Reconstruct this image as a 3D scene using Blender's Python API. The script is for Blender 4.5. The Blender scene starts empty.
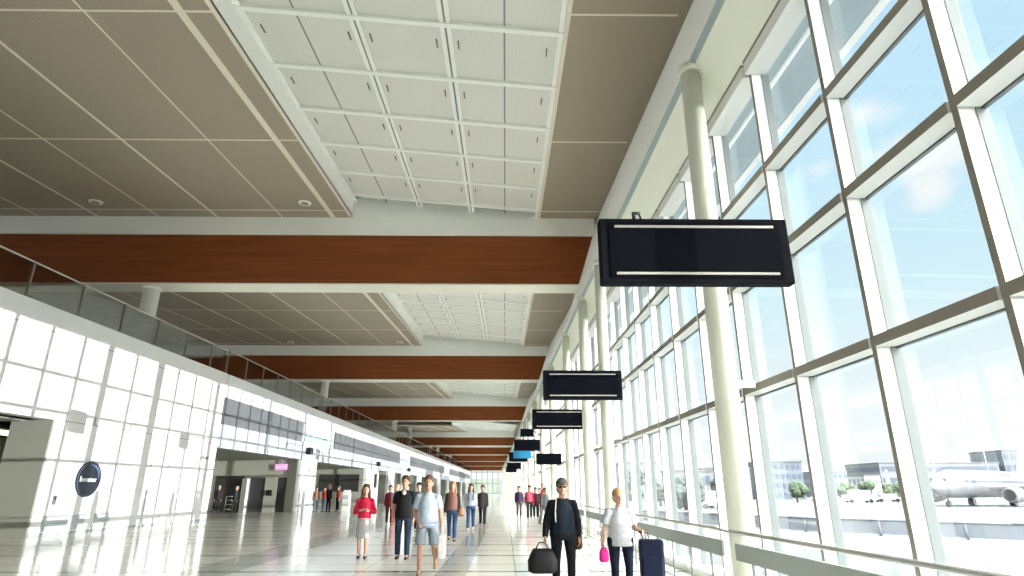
CLOUD_X = .3; GLOW = 12; WEST = 1.2; SUN = 3; EXPO = 0.95; BASE = .575
import bpy, bmesh, math, random
from mathutils import Vector, Matrix
random.seed(7)
S = bpy.context.scene
COL = S.collection
PI = math.pi

# ------------------------------------------------------------------ materials
def mat(name, col, rough=0.6, metal=0.0, spec=0.5, emit=None, es=0.0):
    m = bpy.data.materials.new(name); m.use_nodes = True
    b = m.node_tree.nodes['Principled BSDF']
    b.inputs['Base Color'].default_value = (*col, 1)
    b.inputs['Roughness'].default_value = rough
    b.inputs['Metallic'].default_value = metal
    b.inputs['Specular IOR Level'].default_value = spec
    if emit:
        b.inputs['Emission Color'].default_value = (*emit, 1)
        b.inputs['Emission Strength'].default_value = es
    return m
def nodes(m): return m.node_tree.nodes, m.node_tree.links, m.node_tree.nodes['Principled BSDF']
def add_noise(m, c1, c2, scale=(1, 1, 1), s=5.0, detail=4, bump=0.0, lo=0.3, hi=0.7):
    N, L, b = nodes(m)
    tc = N.new('ShaderNodeTexCoord'); mp = N.new('ShaderNodeMapping'); mp.inputs['Scale'].default_value = scale
    n = N.new('ShaderNodeTexNoise'); n.inputs['Scale'].default_value = s; n.inputs['Detail'].default_value = detail
    r = N.new('ShaderNodeValToRGB'); r.color_ramp.elements[0].color = (*c1, 1); r.color_ramp.elements[1].color = (*c2, 1)
    r.color_ramp.elements[0].position = lo; r.color_ramp.elements[1].position = hi
    L.new(tc.outputs['Object'], mp.inputs[0]); L.new(mp.outputs[0], n.inputs['Vector'])
    L.new(n.outputs['Fac'], r.inputs[0]); L.new(r.outputs[0], b.inputs['Base Color'])
    if bump:
        bp = N.new('ShaderNodeBump'); bp.inputs['Strength'].default_value = bump; bp.inputs['Distance'].default_value = 0.02
        L.new(n.outputs['Fac'], bp.inputs['Height']); L.new(bp.outputs[0], b.inputs['Normal'])
    return m
def M2(N, L, op, a, b=None, c=None):
    n = N.new('ShaderNodeMath'); n.operation = op
    for i, v in enumerate((a, b, c)):
        if v is None: continue
        if isinstance(v, (int, float)): n.inputs[i].default_value = v
        else: L.new(v, n.inputs[i])
    return n.outputs[0]
def mixc(N, L, f, a, b):
    n = N.new('ShaderNodeMix'); n.data_type = 'RGBA'
    if isinstance(f, (int, float)): n.inputs[0].default_value = f
    else: L.new(f, n.inputs[0])
    for i, v in ((6, a), (7, b)):
        if isinstance(v, tuple): n.inputs[i].default_value = (*v, 1)
        else: L.new(v, n.inputs[i])
    return n.outputs[2]
def stripes(N, L, coord, period, width, offset=0.0):     # 1 inside a stripe
    t = M2(N, L, 'DIVIDE', M2(N, L, 'SUBTRACT', coord, offset - 1000 * period), period)
    f = M2(N, L, 'FRACT', t)
    return M2(N, L, 'LESS_THAN', f, width / period)

white_wall = add_noise(mat('white_wall', (.8, .82, .82), .45), (.80, .82, .82), (.84, .86, .86), s=.4)
plain_white = mat('white_paint', (.78, .79, .76), .45)
frame_white = mat('window_frame_white', (.68, .70, .67), .5)
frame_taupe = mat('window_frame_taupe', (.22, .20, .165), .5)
frame_alu = mat('window_frame_aluminium', (.13, .155, .155), .6)
pipe_mat = mat('pipe_paint', (.66, .68, .58), .35)
soffit_mat = mat('cream_soffit', (.76, .78, .68), .6)
cornice_mat = mat('cornice_white', (.84, .86, .85), .6)
groove_mat = mat('groove_blue_grey', (.34, .42, .43), .6)
beam_white = mat('beam_white', (.90, .92, .88), .5)
dark = mat('near_black', (.012, .013, .016), .4)
black_panel = mat('sign_black', (.006, .007, .010), .8, spec=.08)
silver = mat('sign_silver', (.42, .40, .37), .5)
steel = mat('brushed_steel', (.6, .6, .56), .3, .8)
rail_panel = mat('rail_panel_grey_green', (.33, .38, .35), .5)
grey_wall = mat('portal_grey', (.30, .31, .27), .7)
room_wall = mat('shop_wall', (.34, .35, .30), .7)
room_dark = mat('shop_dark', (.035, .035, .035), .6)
band_mat = mat('grey_band', (.22, .24, .27), .5)
band_light = mat('pale_blue_panel', (.60, .66, .74), .45)
parapet_mat = mat('parapet_white', (.82, .85, .87), .4)
cyan = mat('cyan', (.01, .22, .42), .6)
concrete = add_noise(mat('apron_concrete', (.5, .5, .48), .9), (.078, .09, .102), (.10, .108, .116), s=.05)
conc_light = mat('kerb_concrete', (.4, .4, .38), .9)

wood = mat('wood_cladding', (.3, .1, .035), .7, spec=.25)
add_noise(wood, (.19, .052, .012), (.26, .078, .020), scale=(.12, 1, 2.2), s=3.0, detail=6, lo=.3, hi=.75)

def seam_mat(name, base, seam, period, width=.035):
    m = mat(name, base, .45); N, L, b = nodes(m)
    tc = N.new('ShaderNodeTexCoord'); sp = N.new('ShaderNodeSeparateXYZ'); L.new(tc.outputs['Object'], sp.inputs[0])
    f = stripes(N, L, sp.outputs['Y'], period, width)
    L.new(mixc(N, L, f, base, seam), b.inputs['Base Color'])
    return m
band_mat = seam_mat('grey_band_seams', (.15, .16, .185), (.12, .13, .15), 4.1)
band_light = seam_mat('pale_blue_seams', (.56, .62, .70), (.38, .43, .5), 4.1)
parapet_mat = seam_mat('parapet_seams', (.82, .85, .87), (.55, .6, .64), 4.1)

# ceiling: perforated metal
def perforated(name, c_hi, c_lo, period):
    m = mat(name, c_hi, .6); N, L, b = nodes(m)
    tc = N.new('ShaderNodeTexCoord'); sp = N.new('ShaderNodeSeparateXYZ'); L.new(tc.outputs['Object'], sp.inputs[0])
    wx = M2(N, L, 'SINE', M2(N, L, 'MULTIPLY', sp.outputs['X'], 2 * PI / period))
    wy = M2(N, L, 'SINE', M2(N, L, 'MULTIPLY', sp.outputs['Y'], 2 * PI / (period * .8)))
    p = M2(N, L, 'MULTIPLY', wx, wy)
    f = M2(N, L, 'GREATER_THAN', p, .35)
    L.new(mixc(N, L, f, c_hi, c_lo), b.inputs['Base Color'])
    return m
taupe = perforated('taupe_perforated', (.38, .325, .25), (.25, .21, .16), .085)
strip_perf = perforated('white_perforated', (.78, .78, .73), (.55, .55, .51), .1)
strip_plain = mat('white_panel', (.76, .76, .71), .55)
seam_light = mat('ceiling_seam', (.78, .72, .60), .5)

# floor
floor_mat = mat('polished_terrazzo', (.6, .6, .5), .12)
N, L, b = nodes(floor_mat)
tc = N.new('ShaderNodeTexCoord'); sp = N.new('ShaderNodeSeparateXYZ'); L.new(tc.outputs['Object'], sp.inputs[0])
nz = N.new('ShaderNodeTexNoise'); nz.inputs['Scale'].default_value = 60; nz.inputs['Detail'].default_value = 6
L.new(tc.outputs['Object'], nz.inputs['Vector'])
base = mixc(N, L, nz.outputs['Fac'], (.75, .745, .68), (.86, .855, .79))
f1 = stripes(N, L, sp.outputs['Y'], 3.0, .20, 12.7)
f2 = stripes(N, L, sp.outputs['Y'], 3.0, .07, 14.0)
f3 = stripes(N, L, sp.outputs['X'], 1.5, .02, .2)
c = mixc(N, L, f3, base, (.42, .42, .36))
c = mixc(N, L, f2, c, (.36, .36, .31))
c = mixc(N, L, f1, c, (.22, .22, .19))
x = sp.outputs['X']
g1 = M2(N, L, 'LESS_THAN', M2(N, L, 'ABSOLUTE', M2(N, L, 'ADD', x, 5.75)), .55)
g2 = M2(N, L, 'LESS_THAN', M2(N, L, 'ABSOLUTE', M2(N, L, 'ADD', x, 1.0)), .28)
g = M2(N, L, 'MAXIMUM', g1, g2)  # two long dark bands: shade along the hall put into the floor colour
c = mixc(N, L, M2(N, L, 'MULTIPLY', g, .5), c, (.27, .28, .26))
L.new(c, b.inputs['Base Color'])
b.inputs['Roughness'].default_value = .11
b.inputs['IOR'].default_value = 1.6

def glass_mat(name, tint, refl):
    m = bpy.data.materials.new(name); m.use_nodes = True
    N, L = m.node_tree.nodes, m.node_tree.links
    N.clear()
    o = N.new('ShaderNodeOutputMaterial'); mx = N.new('ShaderNodeMixShader')
    t = N.new('ShaderNodeBsdfTransparent'); t.inputs[0].default_value = (*tint, 1)
    g = N.new('ShaderNodeBsdfGlossy'); g.inputs['Roughness'].default_value = .02
    fr = N.new('ShaderNodeFresnel'); fr.inputs[0].default_value = 1.45
    mu = M2(N, L, 'MULTIPLY', fr.outputs[0], refl)
    L.new(mu, mx.inputs[0]); L.new(t.outputs[0], mx.inputs[1]); L.new(g.outputs[0], mx.inputs[2])
    L.new(mx.outputs[0], o.inputs[0])
    return m
glass = glass_mat('window_glass', (.985, .995, .995), .13)
glass_tint = glass_mat('balustrade_glass', (.80, .82, .81), .7)

# ------------------------------------------------------------------ mesh helpers
def box(bm, x0, x1, y0, y1, z0, z1, mi=0):
    v = [bm.verts.new(p) for p in ((x0, y0, z0), (x1, y0, z0), (x1, y1, z0), (x0, y1, z0), (x0, y0, z1), (x1, y0, z1), (x1, y1, z1), (x0, y1, z1))]
    for f in ((0, 3, 2, 1), (4, 5, 6, 7), (0, 1, 5, 4), (1, 2, 6, 5), (2, 3, 7, 6), (3, 0, 4, 7)):
        fc = bm.faces.new([v[i] for i in f]); fc.material_index = mi
def hexa(bm, pts, mi=0):
    v = [bm.verts.new(p) for p in pts]
    for f in ((0, 3, 2, 1), (4, 5, 6, 7), (0, 1, 5, 4), (1, 2, 6, 5), (2, 3, 7, 6), (3, 0, 4, 7)):
        fc = bm.faces.new([v[i] for i in f]); fc.material_index = mi
def frustum(bm, a, b, ra, rb, n=16, caps=True, mi=0):
    a = Vector(a); b = Vector(b); d = (b - a)
    if d.length < 1e-6: return
    q = d.to_track_quat('Z', 'Y')
    R = []
    for c, r in ((a, ra), (b, rb)):
        R.append([bm.verts.new(c + q @ Vector((r * math.cos(2 * PI * i / n), r * math.sin(2 * PI * i / n), 0))) for i in range(n)])
    for i in range(n):
        f = bm.faces.new((R[0][i], R[0][(i + 1) % n], R[1][(i + 1) % n], R[1][i])); f.smooth = True; f.material_index = mi
    if caps:
        bm.faces.new(R[0][::-1]).material_index = mi; bm.faces.new(R[1]).material_index = mi
def ball(bm, c, r, seg=14, rot=None):
    if isinstance(r, (int, float)): r = (r, r, r)
    m = Matrix.Translation(c) @ (rot.to_4x4() if rot else Matrix.Identity(4)) @ Matrix.Diagonal((*r, 1))
    g = bmesh.ops.create_uvsphere(bm, u_segments=seg, v_segments=max(6, seg // 2 + 1), radius=1, matrix=m)
    for v in g['verts']:
        for f in v.link_faces: f.smooth = True
def capsule(bm, a, b, ra, rb, n=12):
    frustum(bm, a, b, ra, rb, n); ball(bm, a, ra, n); ball(bm, b, rb, n)
def loft(bm, rings, n=20, e=2.0):   # rings: (z, rx, ry, cx, cy)
    R = []
    for z, rx, ry, cx, cy in rings:
        row = []
        for i in range(n):
            t = 2 * PI * i / n; c_, s_ = math.cos(t), math.sin(t)
            row.append(bm.verts.new((cx + rx * math.copysign(abs(c_) ** (2 / e), c_), cy + ry * math.copysign(abs(s_) ** (2 / e), s_), z)))
        R.append(row)
    up = rings[-1][0] > rings[0][0]
    for k in range(len(R) - 1):
        for i in range(n):
            q = (R[k][i], R[k][(i + 1) % n], R[k + 1][(i + 1) % n], R[k + 1][i])
            f = bm.faces.new(q if up else q[::-1]); f.smooth = True
    bm.faces.new(R[0][::-1] if up else R[0]); bm.faces.new(R[-1] if up else R[-1][::-1])
def obj(name, bm, m, parent=None, loc=None, rz=None, bevel=0):
    me = bpy.data.meshes.new(name); bm.normal_update(); bm.to_mesh(me); bm.free()
    for x_ in (m if isinstance(m, (list, tuple)) else [m]): me.materials.append(x_)
    o = bpy.data.objects.new(name, me); COL.objects.link(o)
    if parent: o.parent = parent; KIDS.setdefault(parent, []).append(o)
    if loc: o.location = loc
    if rz is not None: o.rotation_euler = (0, 0, rz)
    if bevel:
        bv = o.modifiers.new('b', 'BEVEL'); bv.width = bevel; bv.segments = 2
    return o
KIDS = {}
def B(): return bmesh.new()
def boxobj(name, m, x0, x1, y0, y1, z0, z1, parent=None, bevel=0):
    b_ = B(); box(b_, x0, x1, y0, y1, z0, z1); return obj(name, b_, m, parent, bevel=bevel)
def tag(o, label, cat, group=None, kind=None):
    o['label'] = label; o['category'] = cat
    if group: o['group'] = group
    if kind: o['kind'] = kind
    return o
def empty(name, loc=(0, 0, 0), rz=0):
    o = bpy.data.objects.new(name, None); COL.objects.link(o); o.location = loc; o.rotation_euler = (0, 0, rz)
    o.empty_display_size = .2
    return o
def thing(name, label, cat, loc=(0, 0, 0), rz=0, group=None): return tag(empty(name, loc, rz), label, cat, group)
def struct(o): o['kind'] = 'structure'; return o
def copy_tree(o, parent=None):
    c_ = o.copy(); COL.objects.link(c_)
    if parent: c_.parent = parent; KIDS.setdefault(parent, []).append(c_)
    for ch in KIDS.get(o, []): copy_tree(ch, c_)
    return c_

# ------------------------------------------------------------------ plan
END = 217.0
def XG(y): return 3.80 - .02 * y          # glazed wall
def XP(y): return 3.30 - .02 * y          # pipe line
def XR(y): return 3.06 - .02 * y          # hand rail
def XL(y): return -17.1 + .04 * y if y < 34 else -16.3 + .02 * y + .0   # left wall face
ANG_R = math.atan(.02)
CEIL = [  # beam front y, wood bottom z, wood top z, ceiling z
    (26.5, 10.62, 13.05, 13.95), (52.5, 10.70, 12.80, 13.70), (84, 10.57, 12.48, 13.57), (120, 9.70, 11.2, 12.2),
    (145, 9.35, 10.95, 11.7), (170, 8.95, 10.5, 11.2), (193, 8.55, 10.0, 10.7), (215, 7.85, 9.3, 10.0)]

# floor
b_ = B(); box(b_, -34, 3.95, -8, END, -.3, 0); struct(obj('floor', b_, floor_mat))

# ------------------------------------------------------------------ right glazed wall
TR = [2.93, 4.60, 5.90]     # transom heights
TOP = 7.70
MOD = 1.66
def window_module():
    root = empty('window_1'); struct(root)
    b_ = B()   # mullion: local x = depth (outward), y along the wall
    box(b_, .07, .22, -.035, .035, 0, TOP)
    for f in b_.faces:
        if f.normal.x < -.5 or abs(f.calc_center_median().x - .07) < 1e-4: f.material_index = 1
    box(b_, .22, .33, -.042, .042, 0, TOP + .3, 2)
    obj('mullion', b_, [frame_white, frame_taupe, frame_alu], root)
    for z in TR:
        b_ = B(); box(b_, .05, .26, .045, MOD - .045, z - .055, z + .055)
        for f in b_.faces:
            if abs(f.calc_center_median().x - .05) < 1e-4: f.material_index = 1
        box(b_, .27, .31, .035, MOD - .035, z - .07, z + .06, 2)
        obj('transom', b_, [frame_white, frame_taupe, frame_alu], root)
    b_ = B(); box(b_, -.03, .3, .035, MOD - .035, TOP - .22, TOP - .02); box(b_, -.035, .02, .035, MOD - .035, TOP - .03, TOP + .02, 1)
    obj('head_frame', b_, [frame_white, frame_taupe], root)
    b_ = B(); box(b_, -.03, .34, .035, MOD - .035, 0, .14); obj('sill', b_, frame_white, root)
    zs = [.12] + TR + [TOP - .2]
    for i in range(4):
        b_ = B(); box(b_, .255, .27, .03, MOD - .03, zs[i], zs[i + 1]); obj('pane', b_, glass, root)
    return root
w0 = window_module()
y = 4.28 - MOD * 7; i = 0
while y < END - 1:
    w = w0 if i == 0 else copy_tree(w0)
    w.name = 'window_%d' % (i + 1)
    w.location = (XG(y), y, 0); w.rotation_euler = (0, 0, ANG_R)
    y += MOD; i += 1

def wallstrip(name, m, pts, ya=-8, yb=END, parent=None):
    """quad strip: pts = list of (x offset at y=0, z); follows the wall slope; built as thin solid"""
    b_ = B()
    for k in range(len(pts) - 1):
        (xa, za), (xb, zb) = pts[k], pts[k + 1]
        hexa(b_, [(xa - .02 * ya, ya, za), (xb - .02 * ya, ya, zb), (xb - .02 * yb, yb, zb), (xa - .02 * yb, yb, za),
                  (xa - .02 * ya + .06, ya, za + .06), (xb - .02 * ya + .06, ya, zb + .06), (xb - .02 * yb + .06, yb, zb + .06), (xa - .02 * yb + .06, yb, za + .06)])
    return obj(name, b_, m, parent)
# cream soffit from the window head up to the groove, groove, and the cornice leaning out up to the ceiling
hd = empty('wall_right'); struct(hd)
wallstrip('soffit', soffit_mat, [(3.78, TOP), (3.33, 8.28)], parent=hd)
wallstrip('groove', groove_mat, [(3.33, 8.28), (3.27, 8.42)], parent=hd)
yprev = -8.0
for (yb, zw0, zw1, zc) in CEIL:
    z0 = zc - .064 * (yb - yprev)
    b_ = B()
    def q(xo, yy, z): return (xo - .02 * yy, yy, z)
    topx = 5.0
    hexa(b_, [q(3.27, yprev, 8.42), q(topx, yprev, z0 + .1), q(topx, yb, zc + .1), q(3.27, yb, 8.42),
              q(3.37, yprev, 8.42), q(topx + .1, yprev, z0 + .1), q(topx + .1, yb, zc + .1), q(3.37, yb, 8.42)])
    obj('cornice', b_, cornice_mat, hd)
    yprev = yb + 1.2
    # closing panel above/around each beam end
    b_ = B()
    hexa(b_, [q(3.27, yb, 8.42), q(topx, yb, zc + .1), q(topx, yprev, zc + .1), q(3.27, yprev, 8.42),
              q(3.37, yb, 8.42), q(topx + .1, yb, zc + .1), q(topx + .1, yprev, zc + .1), q(3.37, yprev, 8.42)])
    obj('cornice', b_, cornice_mat, hd)
# roof overhang outside
b_ = B()
hexa(b_, [(4.1, -8, 8.3), (5.75, -8, 8.3), (5.75 - 4.5, END, 8.3), (-.3, END, 8.3), (4.1, -8, 8.7), (5.75, -8, 8.7), (5.75 - 4.5, END, 8.7), (-.3, END, 8.7)])
struct(obj('roof_overhang', b_, mat('overhang', (.30, .38, .42), .7)))
b_ = B()
hexa(b_, [(4.98, -8, 8.24), (5.04, -8, 8.24), (5.04 - 4.5, END, 8.24), (4.98 - 4.5, END, 8.24), (4.98, -8, 8.3), (5.04, -8, 8.3), (5.04 - 4.5, END, 8.3), (4.98 - 4.5, END, 8.3)])
struct(obj('roof_overhang_trim', b_, mat('overhang_trim', (.85, .88, .88), .5)))

b_ = B()
hexa(b_, [(5.85, -8.3, 8.4), (6.0, -8.3, 8.4), (1.65, END, 8.4), (1.5, END, 8.4), (5.85, -8.3, 15.4), (6.0, -8.3, 15.4), (1.65, END, 15.4), (1.5, END, 15.4)])
struct(obj('wall_outer_fascia', b_, plain_white))  # unseen wall added to keep sun and sky out of the roof void
# pipes columns
pipe_y = [8.5, 17.7, 21.4, 26.8, 34, 41, 48, 56, 64, 73, 82, 92, 103, 115, 128, 142, 157, 173, 190, 207]
def pipe():
    root = empty('column_1'); struct(root)
    b_ = B(); frustum(b_, (0, 0, 0), (0, 0, 8.3), .175, .165, 32, True); obj('shaft', b_, pipe_mat, root)
    b_ = B(); frustum(b_, (0, 0, 0), (0, 0, .06), .27, .27, 28); frustum(b_, (0, 0, 8.2), (0, 0, 8.34), .2, .2, 28); obj('collar', b_, pipe_mat, root)
    b_ = B(); box(b_, .12, .42, -.03, .03, 2.88, 2.98); obj('bracket', b_, frame_white, root)
    return root
p0 = pipe()
for i, y in enumerate(pipe_y):
    p = p0 if i == 0 else copy_tree(p0)
    p.name = 'column_%d' % (i + 1); p.location = (XP(y), y, 0)

# hand rails between pipes
ry = [-4.0] + pipe_y[:12]
RL = ['nearest handrail on the right, running out of the frame from the first column', 'handrail between the first and second right-hand columns, beside the suitcase']
for i in range(len(ry) - 1):
    ya, yb = ry[i] + (.25 if i else 0), ry[i + 1] - .25
    lab = RL[i] if i < 2 else 'more distant handrail along the glazed wall, between slim columns'
    r = thing('handrail', lab, 'railing', (0, 0, 0), 0, 'handrails along the glazed wall')
    A = Vector((XR(ya), ya, 0)); C = Vector((XR(yb), yb, 0))
    b_ = B(); capsule(b_, A + Vector((0, 0, 1.0)), C + Vector((0, 0, 1.0)), .024, .024, 12)
    for P_ in (A, C):
        if P_.y > -3: capsule(b_, P_ + Vector((0, 0, 1.0)), (XP(P_.y), P_.y + (.15 if P_ is C else -.15), .93), .02, .02, 10)
    obj('top_rail', b_, steel, r)
    def sl(z0, z1, xo, w, name, m):
        b_ = B(); hexa(b_, [(A.x + xo, ya, z0), (A.x + xo + w, ya, z0), (C.x + xo + w, yb, z0), (C.x + xo, yb, z0), (A.x + xo, ya, z1), (A.x + xo + w, ya, z1), (C.x + xo + w, yb, z1), (C.x + xo, yb, z1)])
        obj(name, b_, m, r)
    sl(.66, .86, .03, .05, 'infill_panel', rail_panel)
    sl(.10, .14, .04, .03, 'bottom_rail', steel)
    n = max(2, int((yb - ya) / .9))
    if ya < 60:
        for k in range(n):
            yy = ya + (k + .5) * (yb - ya) / n
            b_ = B(); xx = XR(yy) + .05; box(b_, xx - .012, xx + .012, yy - .012, yy + .012, 0, .68); obj('post', b_, frame_alu, r)

# end wall: glazed
ew = empty('wall_far'); struct(ew)
b_ = B()
xs = [-13.5 + 1.85 * k for k in range(9)]
for x_ in xs: box(b_, x_ - .09, x_ + .09, END - .1, END + .1, 0, 10)
for z in (0.3, 3.6, 7.4): box(b_, -14, 1, END - .08, END + .08, z - .1, z + .1)
obj('frame', b_, frame_alu, ew)
b_ = B(); box(b_, -14, 1, END + .0, END + .03, 0, 10); obj('pane', b_, glass, ew)
b_ = B(); box(b_, -34, -14, END, END + .3, 0, 15); box(b_, -14, 3, END, END + .3, 9.8, 14); obj('panel', b_, plain_white, ew)

# ------------------------------------------------------------------ ceiling
CX0, CX1 = -34, 4.75
STR = (-7.40, 1.55)
yprev = -8.0
for bi, (yb, zw0, zw1, zc) in enumerate(CEIL):
    L_ = yb - yprev; z0 = zc - .064 * L_
    zf = lambda yy, z0=z0, yp=yprev: z0 + .064 * (yy - yp)
    root = empty('ceiling' if bi == 0 else 'ceiling_%d' % (bi + 1)); struct(root)
    def slab(name, m, xa, xb, ya, yb_, dz0=0.0, dz1=.12, xa2=None):
        b_ = B()
        hexa(b_, [(xa, ya, zf(ya) + dz0), (xb, ya, zf(ya) + dz0), (xb, yb_, zf(yb_) + dz0), (xa, yb_, zf(yb_) + dz0),
                  (xa, ya, zf(ya) + dz1), (xb, ya, zf(ya) + dz1), (xb, yb_, zf(yb_) + dz1), (xa, yb_, zf(yb_) + dz1)])
        return obj(name, b_, m, root)
    slab('panels', taupe, CX0, STR[0], yprev, yb)
    b_ = B()
    ce = lambda yy: 4.97 - .02 * yy + .05
    hexa(b_, [(STR[1], yprev, zf(yprev)), (ce(yprev), yprev, zf(yprev)), (ce(yb), yb, zf(yb)), (STR[1], yb, zf(yb)),
              (STR[1], yprev, zf(yprev) + .12), (ce(yprev), yprev, zf(yprev) + .12), (ce(yb), yb, zf(yb) + .12), (STR[1], yb, zf(yb) + .12)])
    obj('panels', b_, taupe, root)
    # seams
    b_ = B()
    def seam(xa, xb, ya, yb_, d=.015):
        hexa(b_, [(xa, ya, zf(ya) - d), (xb, ya, zf(ya) - d), (xb, yb_, zf(yb_) - d), (xa, yb_, zf(yb_) - d),
                  (xa, ya, zf(ya) + .02), (xb, ya, zf(ya) + .02), (xb, yb_, zf(yb_) + .02), (xa, yb_, zf(yb_) + .02)])
    for x_, w_ in ((-31.0, .02), (-28.1, .04), (-25.3, .02), (-22.4, .02), (-19.55, .045), (-16.65, .02), (-13.85, .05), (-10.75, .022), (-8.3, .11)):
        seam(x_ - w_, x_ + w_, yprev, yb - .05)
    yy = yb - 1.0
    while yy > yprev + .3:
        seam(CX0, STR[0], yy - .035, yy + .035, .014); seam(STR[1], ce(yb) - .1, yy - .035, yy + .035, .014)
        yy -= 6.6
    seam(STR[1] - .02, STR[1] + .10, yprev, yb - .05, .02)
    seam(STR[0] - .10, STR[0] + .02, yprev, yb - .05, .02)
    obj('seam_strips', b_, seam_light, root)
    # the raised white metal tray
    xl, xr = STR; hl = .95; hr = .12
    def zt(x_, yy): return zf(yy) + hl + (hr - hl) * (x_ - xl) / (xr - xl)
    b_ = B()
    hexa(b_, [(xl - .04, yprev, zf(yprev)), (xl, yprev, zf(yprev)), (xl, yb, zf(yb)), (xl - .04, yb, zf(yb)),
              (xl - .04, yprev, zf(yprev) + hl + .1), (xl, yprev, zf(yprev) + hl + .1), (xl, yb, zf(yb) + hl + .1), (xl - .04, yb, zf(yb) + hl + .1)])
    hexa(b_, [(xr, yprev, zf(yprev)), (xr + .04, yprev, zf(yprev)), (xr + .04, yb, zf(yb)), (xr, yb, zf(yb)),
              (xr, yprev, zf(yprev) + hr + .1), (xr + .04, yprev, zf(yprev) + hr + .1), (xr + .04, yb, zf(yb) + hr + .1), (xr, yb, zf(yb) + hr + .1)])
    obj('tray_reveal', b_, beam_white, root)
    cols = [xl, xl + .36 * (xr - xl), xl + .64 * (xr - xl), xr]
    cell = 2.5
    ys = []
    yy = yb - .85
    while yy > yprev: ys.append(yy); yy -= cell
    ys.append(yprev)
    ys = ys[::-1]
    def tq(bm, xa, xb, ya, yb_, d0, d1):
        hexa(bm, [(xa, ya, zt(xa, ya) + d0), (xb, ya, zt(xb, ya) + d0), (xb, yb_, zt(xb, yb_) + d0), (xa, yb_, zt(xa, yb_) + d0),
                  (xa, ya, zt(xa, ya) + d1), (xb, ya, zt(xb, ya) + d1), (xb, yb_, zt(xb, yb_) + d1), (xa, yb_, zt(xa, yb_) + d1)])
    fb = B(); db = B(); cb = B()
    for yv in ys[1:]: tq(fb, xl, xr, yv - .085, yv + .085, -.10, .03)
    for ci, xc in enumerate(cols):
        if ci in (1, 2):
            tq(fb, xc - .15, xc - .03, yprev, yb - .05, -.07, .03); tq(fb, xc + .03, xc + .15, yprev, yb - .05, -.07, .03)
            tq(db, xc - .03, xc + .03, yprev, yb - .05, -.03, .02)
        else:
            w_ = .16
            tq(fb, max(xl, xc - w_), min(xr, xc + w_), yprev, yb - .05, -.07, .03)
    mids = [(cols[0] + cols[1]) / 2, (cols[2] + cols[3]) / 2]
    for xm in mids: tq(db, xm - .025, xm + .025, yprev, yb - .05, -.005, .03)
    for k in range(len(ys) - 1):
        yc = (ys[k] + ys[k + 1]) / 2
        if bi < 3:
            for xc in (cols[1] - .32, cols[1] + .3, cols[2] - .32, cols[2] + .3, cols[3] - .42, cols[0] + .4):
                tq(cb, xc - .015, xc + .02, yc - .55, yc - .2, -.03, 0)
    tq(fb, xl, xl + .01, yprev, yprev + .01, 0, .01)
    obj('tray_frame', fb, beam_white, root)
    obj('tray_gap', db, mat('tray_gap', (.25, .26, .25), .7) if bi == 0 else bpy.data.materials['tray_gap'], root)
    if bi < 3: obj('latches', cb, mat('latch', (.12, .12, .11), .6) if bi == 0 else bpy.data.materials['latch'], root)
    else: cb.free()
    if bi < 3:
        for k in range(len(ys) - 1):
            for ci in range(3):
                pb = B(); tq(pb, cols[ci] + .05, cols[ci + 1] - .05, ys[k] + .05, ys[k + 1] - .05, .0, .03)
                obj('metal_panel', pb, strip_perf if bi == 0 else strip_plain, root)
    else:
        pb = B(); tq(pb, xl, xr, yprev, yb, .0, .03); obj('metal_panel', pb, strip_plain, root)
    # beam
    bt = empty('ceiling_beam_%d' % (bi + 1)); struct(bt)
    xe = 5.35 - .02 * yb if bi < 3 else 4.6 - .02 * yb
    b_ = B(); box(b_, CX0, xe, yb, yb + 1.15, zw0, zw1 + .02); obj('wood_cladding', b_, wood, bt)
    b_ = B(); box(b_, CX0, xe - .55, yb - .12, yb + 1.2, zw1, zc + 1.05); obj('white_fascia', b_, beam_white, bt)
    b_ = B(); box(b_, CX0, xe, yb - .02, yb + 1.2, zw0 - .06, zw0); obj('soffit_plate', b_, mat('soffit_plate', (.78, .76, .66), .5) if bi == 0 else bpy.data.materials['soffit_plate'], bt)
    yprev = yb + 1.2
# roof deck above everything (keeps the sky out)
b_ = B(); box(b_, -34.5, 8, -8.3, END + 1, 15.2, 15.5); struct(obj('roof', b_, plain_white))

# downlights
DL = []
y0s = [24.6, 49.5, 80, 115]
yp = -8.0
lx = {(0, 0): 'recessed downlight in the nearest taupe ceiling bay, far left', (0, 1): 'recessed downlight in the nearest taupe ceiling bay, left of the white panel grid'}
for bi, (yb, zw0, zw1, zc) in enumerate(CEIL[:2]):
    yy = yb - 1.9
    zf_ = zc - .064 * (yb - yy)
    for k, x_ in enumerate((-18.5, -9.1)):
        lab = lx.get((bi, k)) or ('recessed downlight in the second ceiling bay, above the upper deck' if k == 0 else 'recessed downlight in the second ceiling bay, beside its white panel grid')
        d = thing('ceiling_downlight', lab, 'ceiling light', (x_, yy, zf_), 0, 'recessed ceiling downlights')
        b_ = B(); frustum(b_, (0, 0, -.05), (0, 0, .02), .26, .3, 24); obj('trim_ring', b_, beam_white, d)
        b_ = B(); frustum(b_, (0, 0, -.07), (0, 0, -.045), .17, .17, 20); obj('lens', b_, mat('lens', (.3, .27, .22), .3), d)

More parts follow.
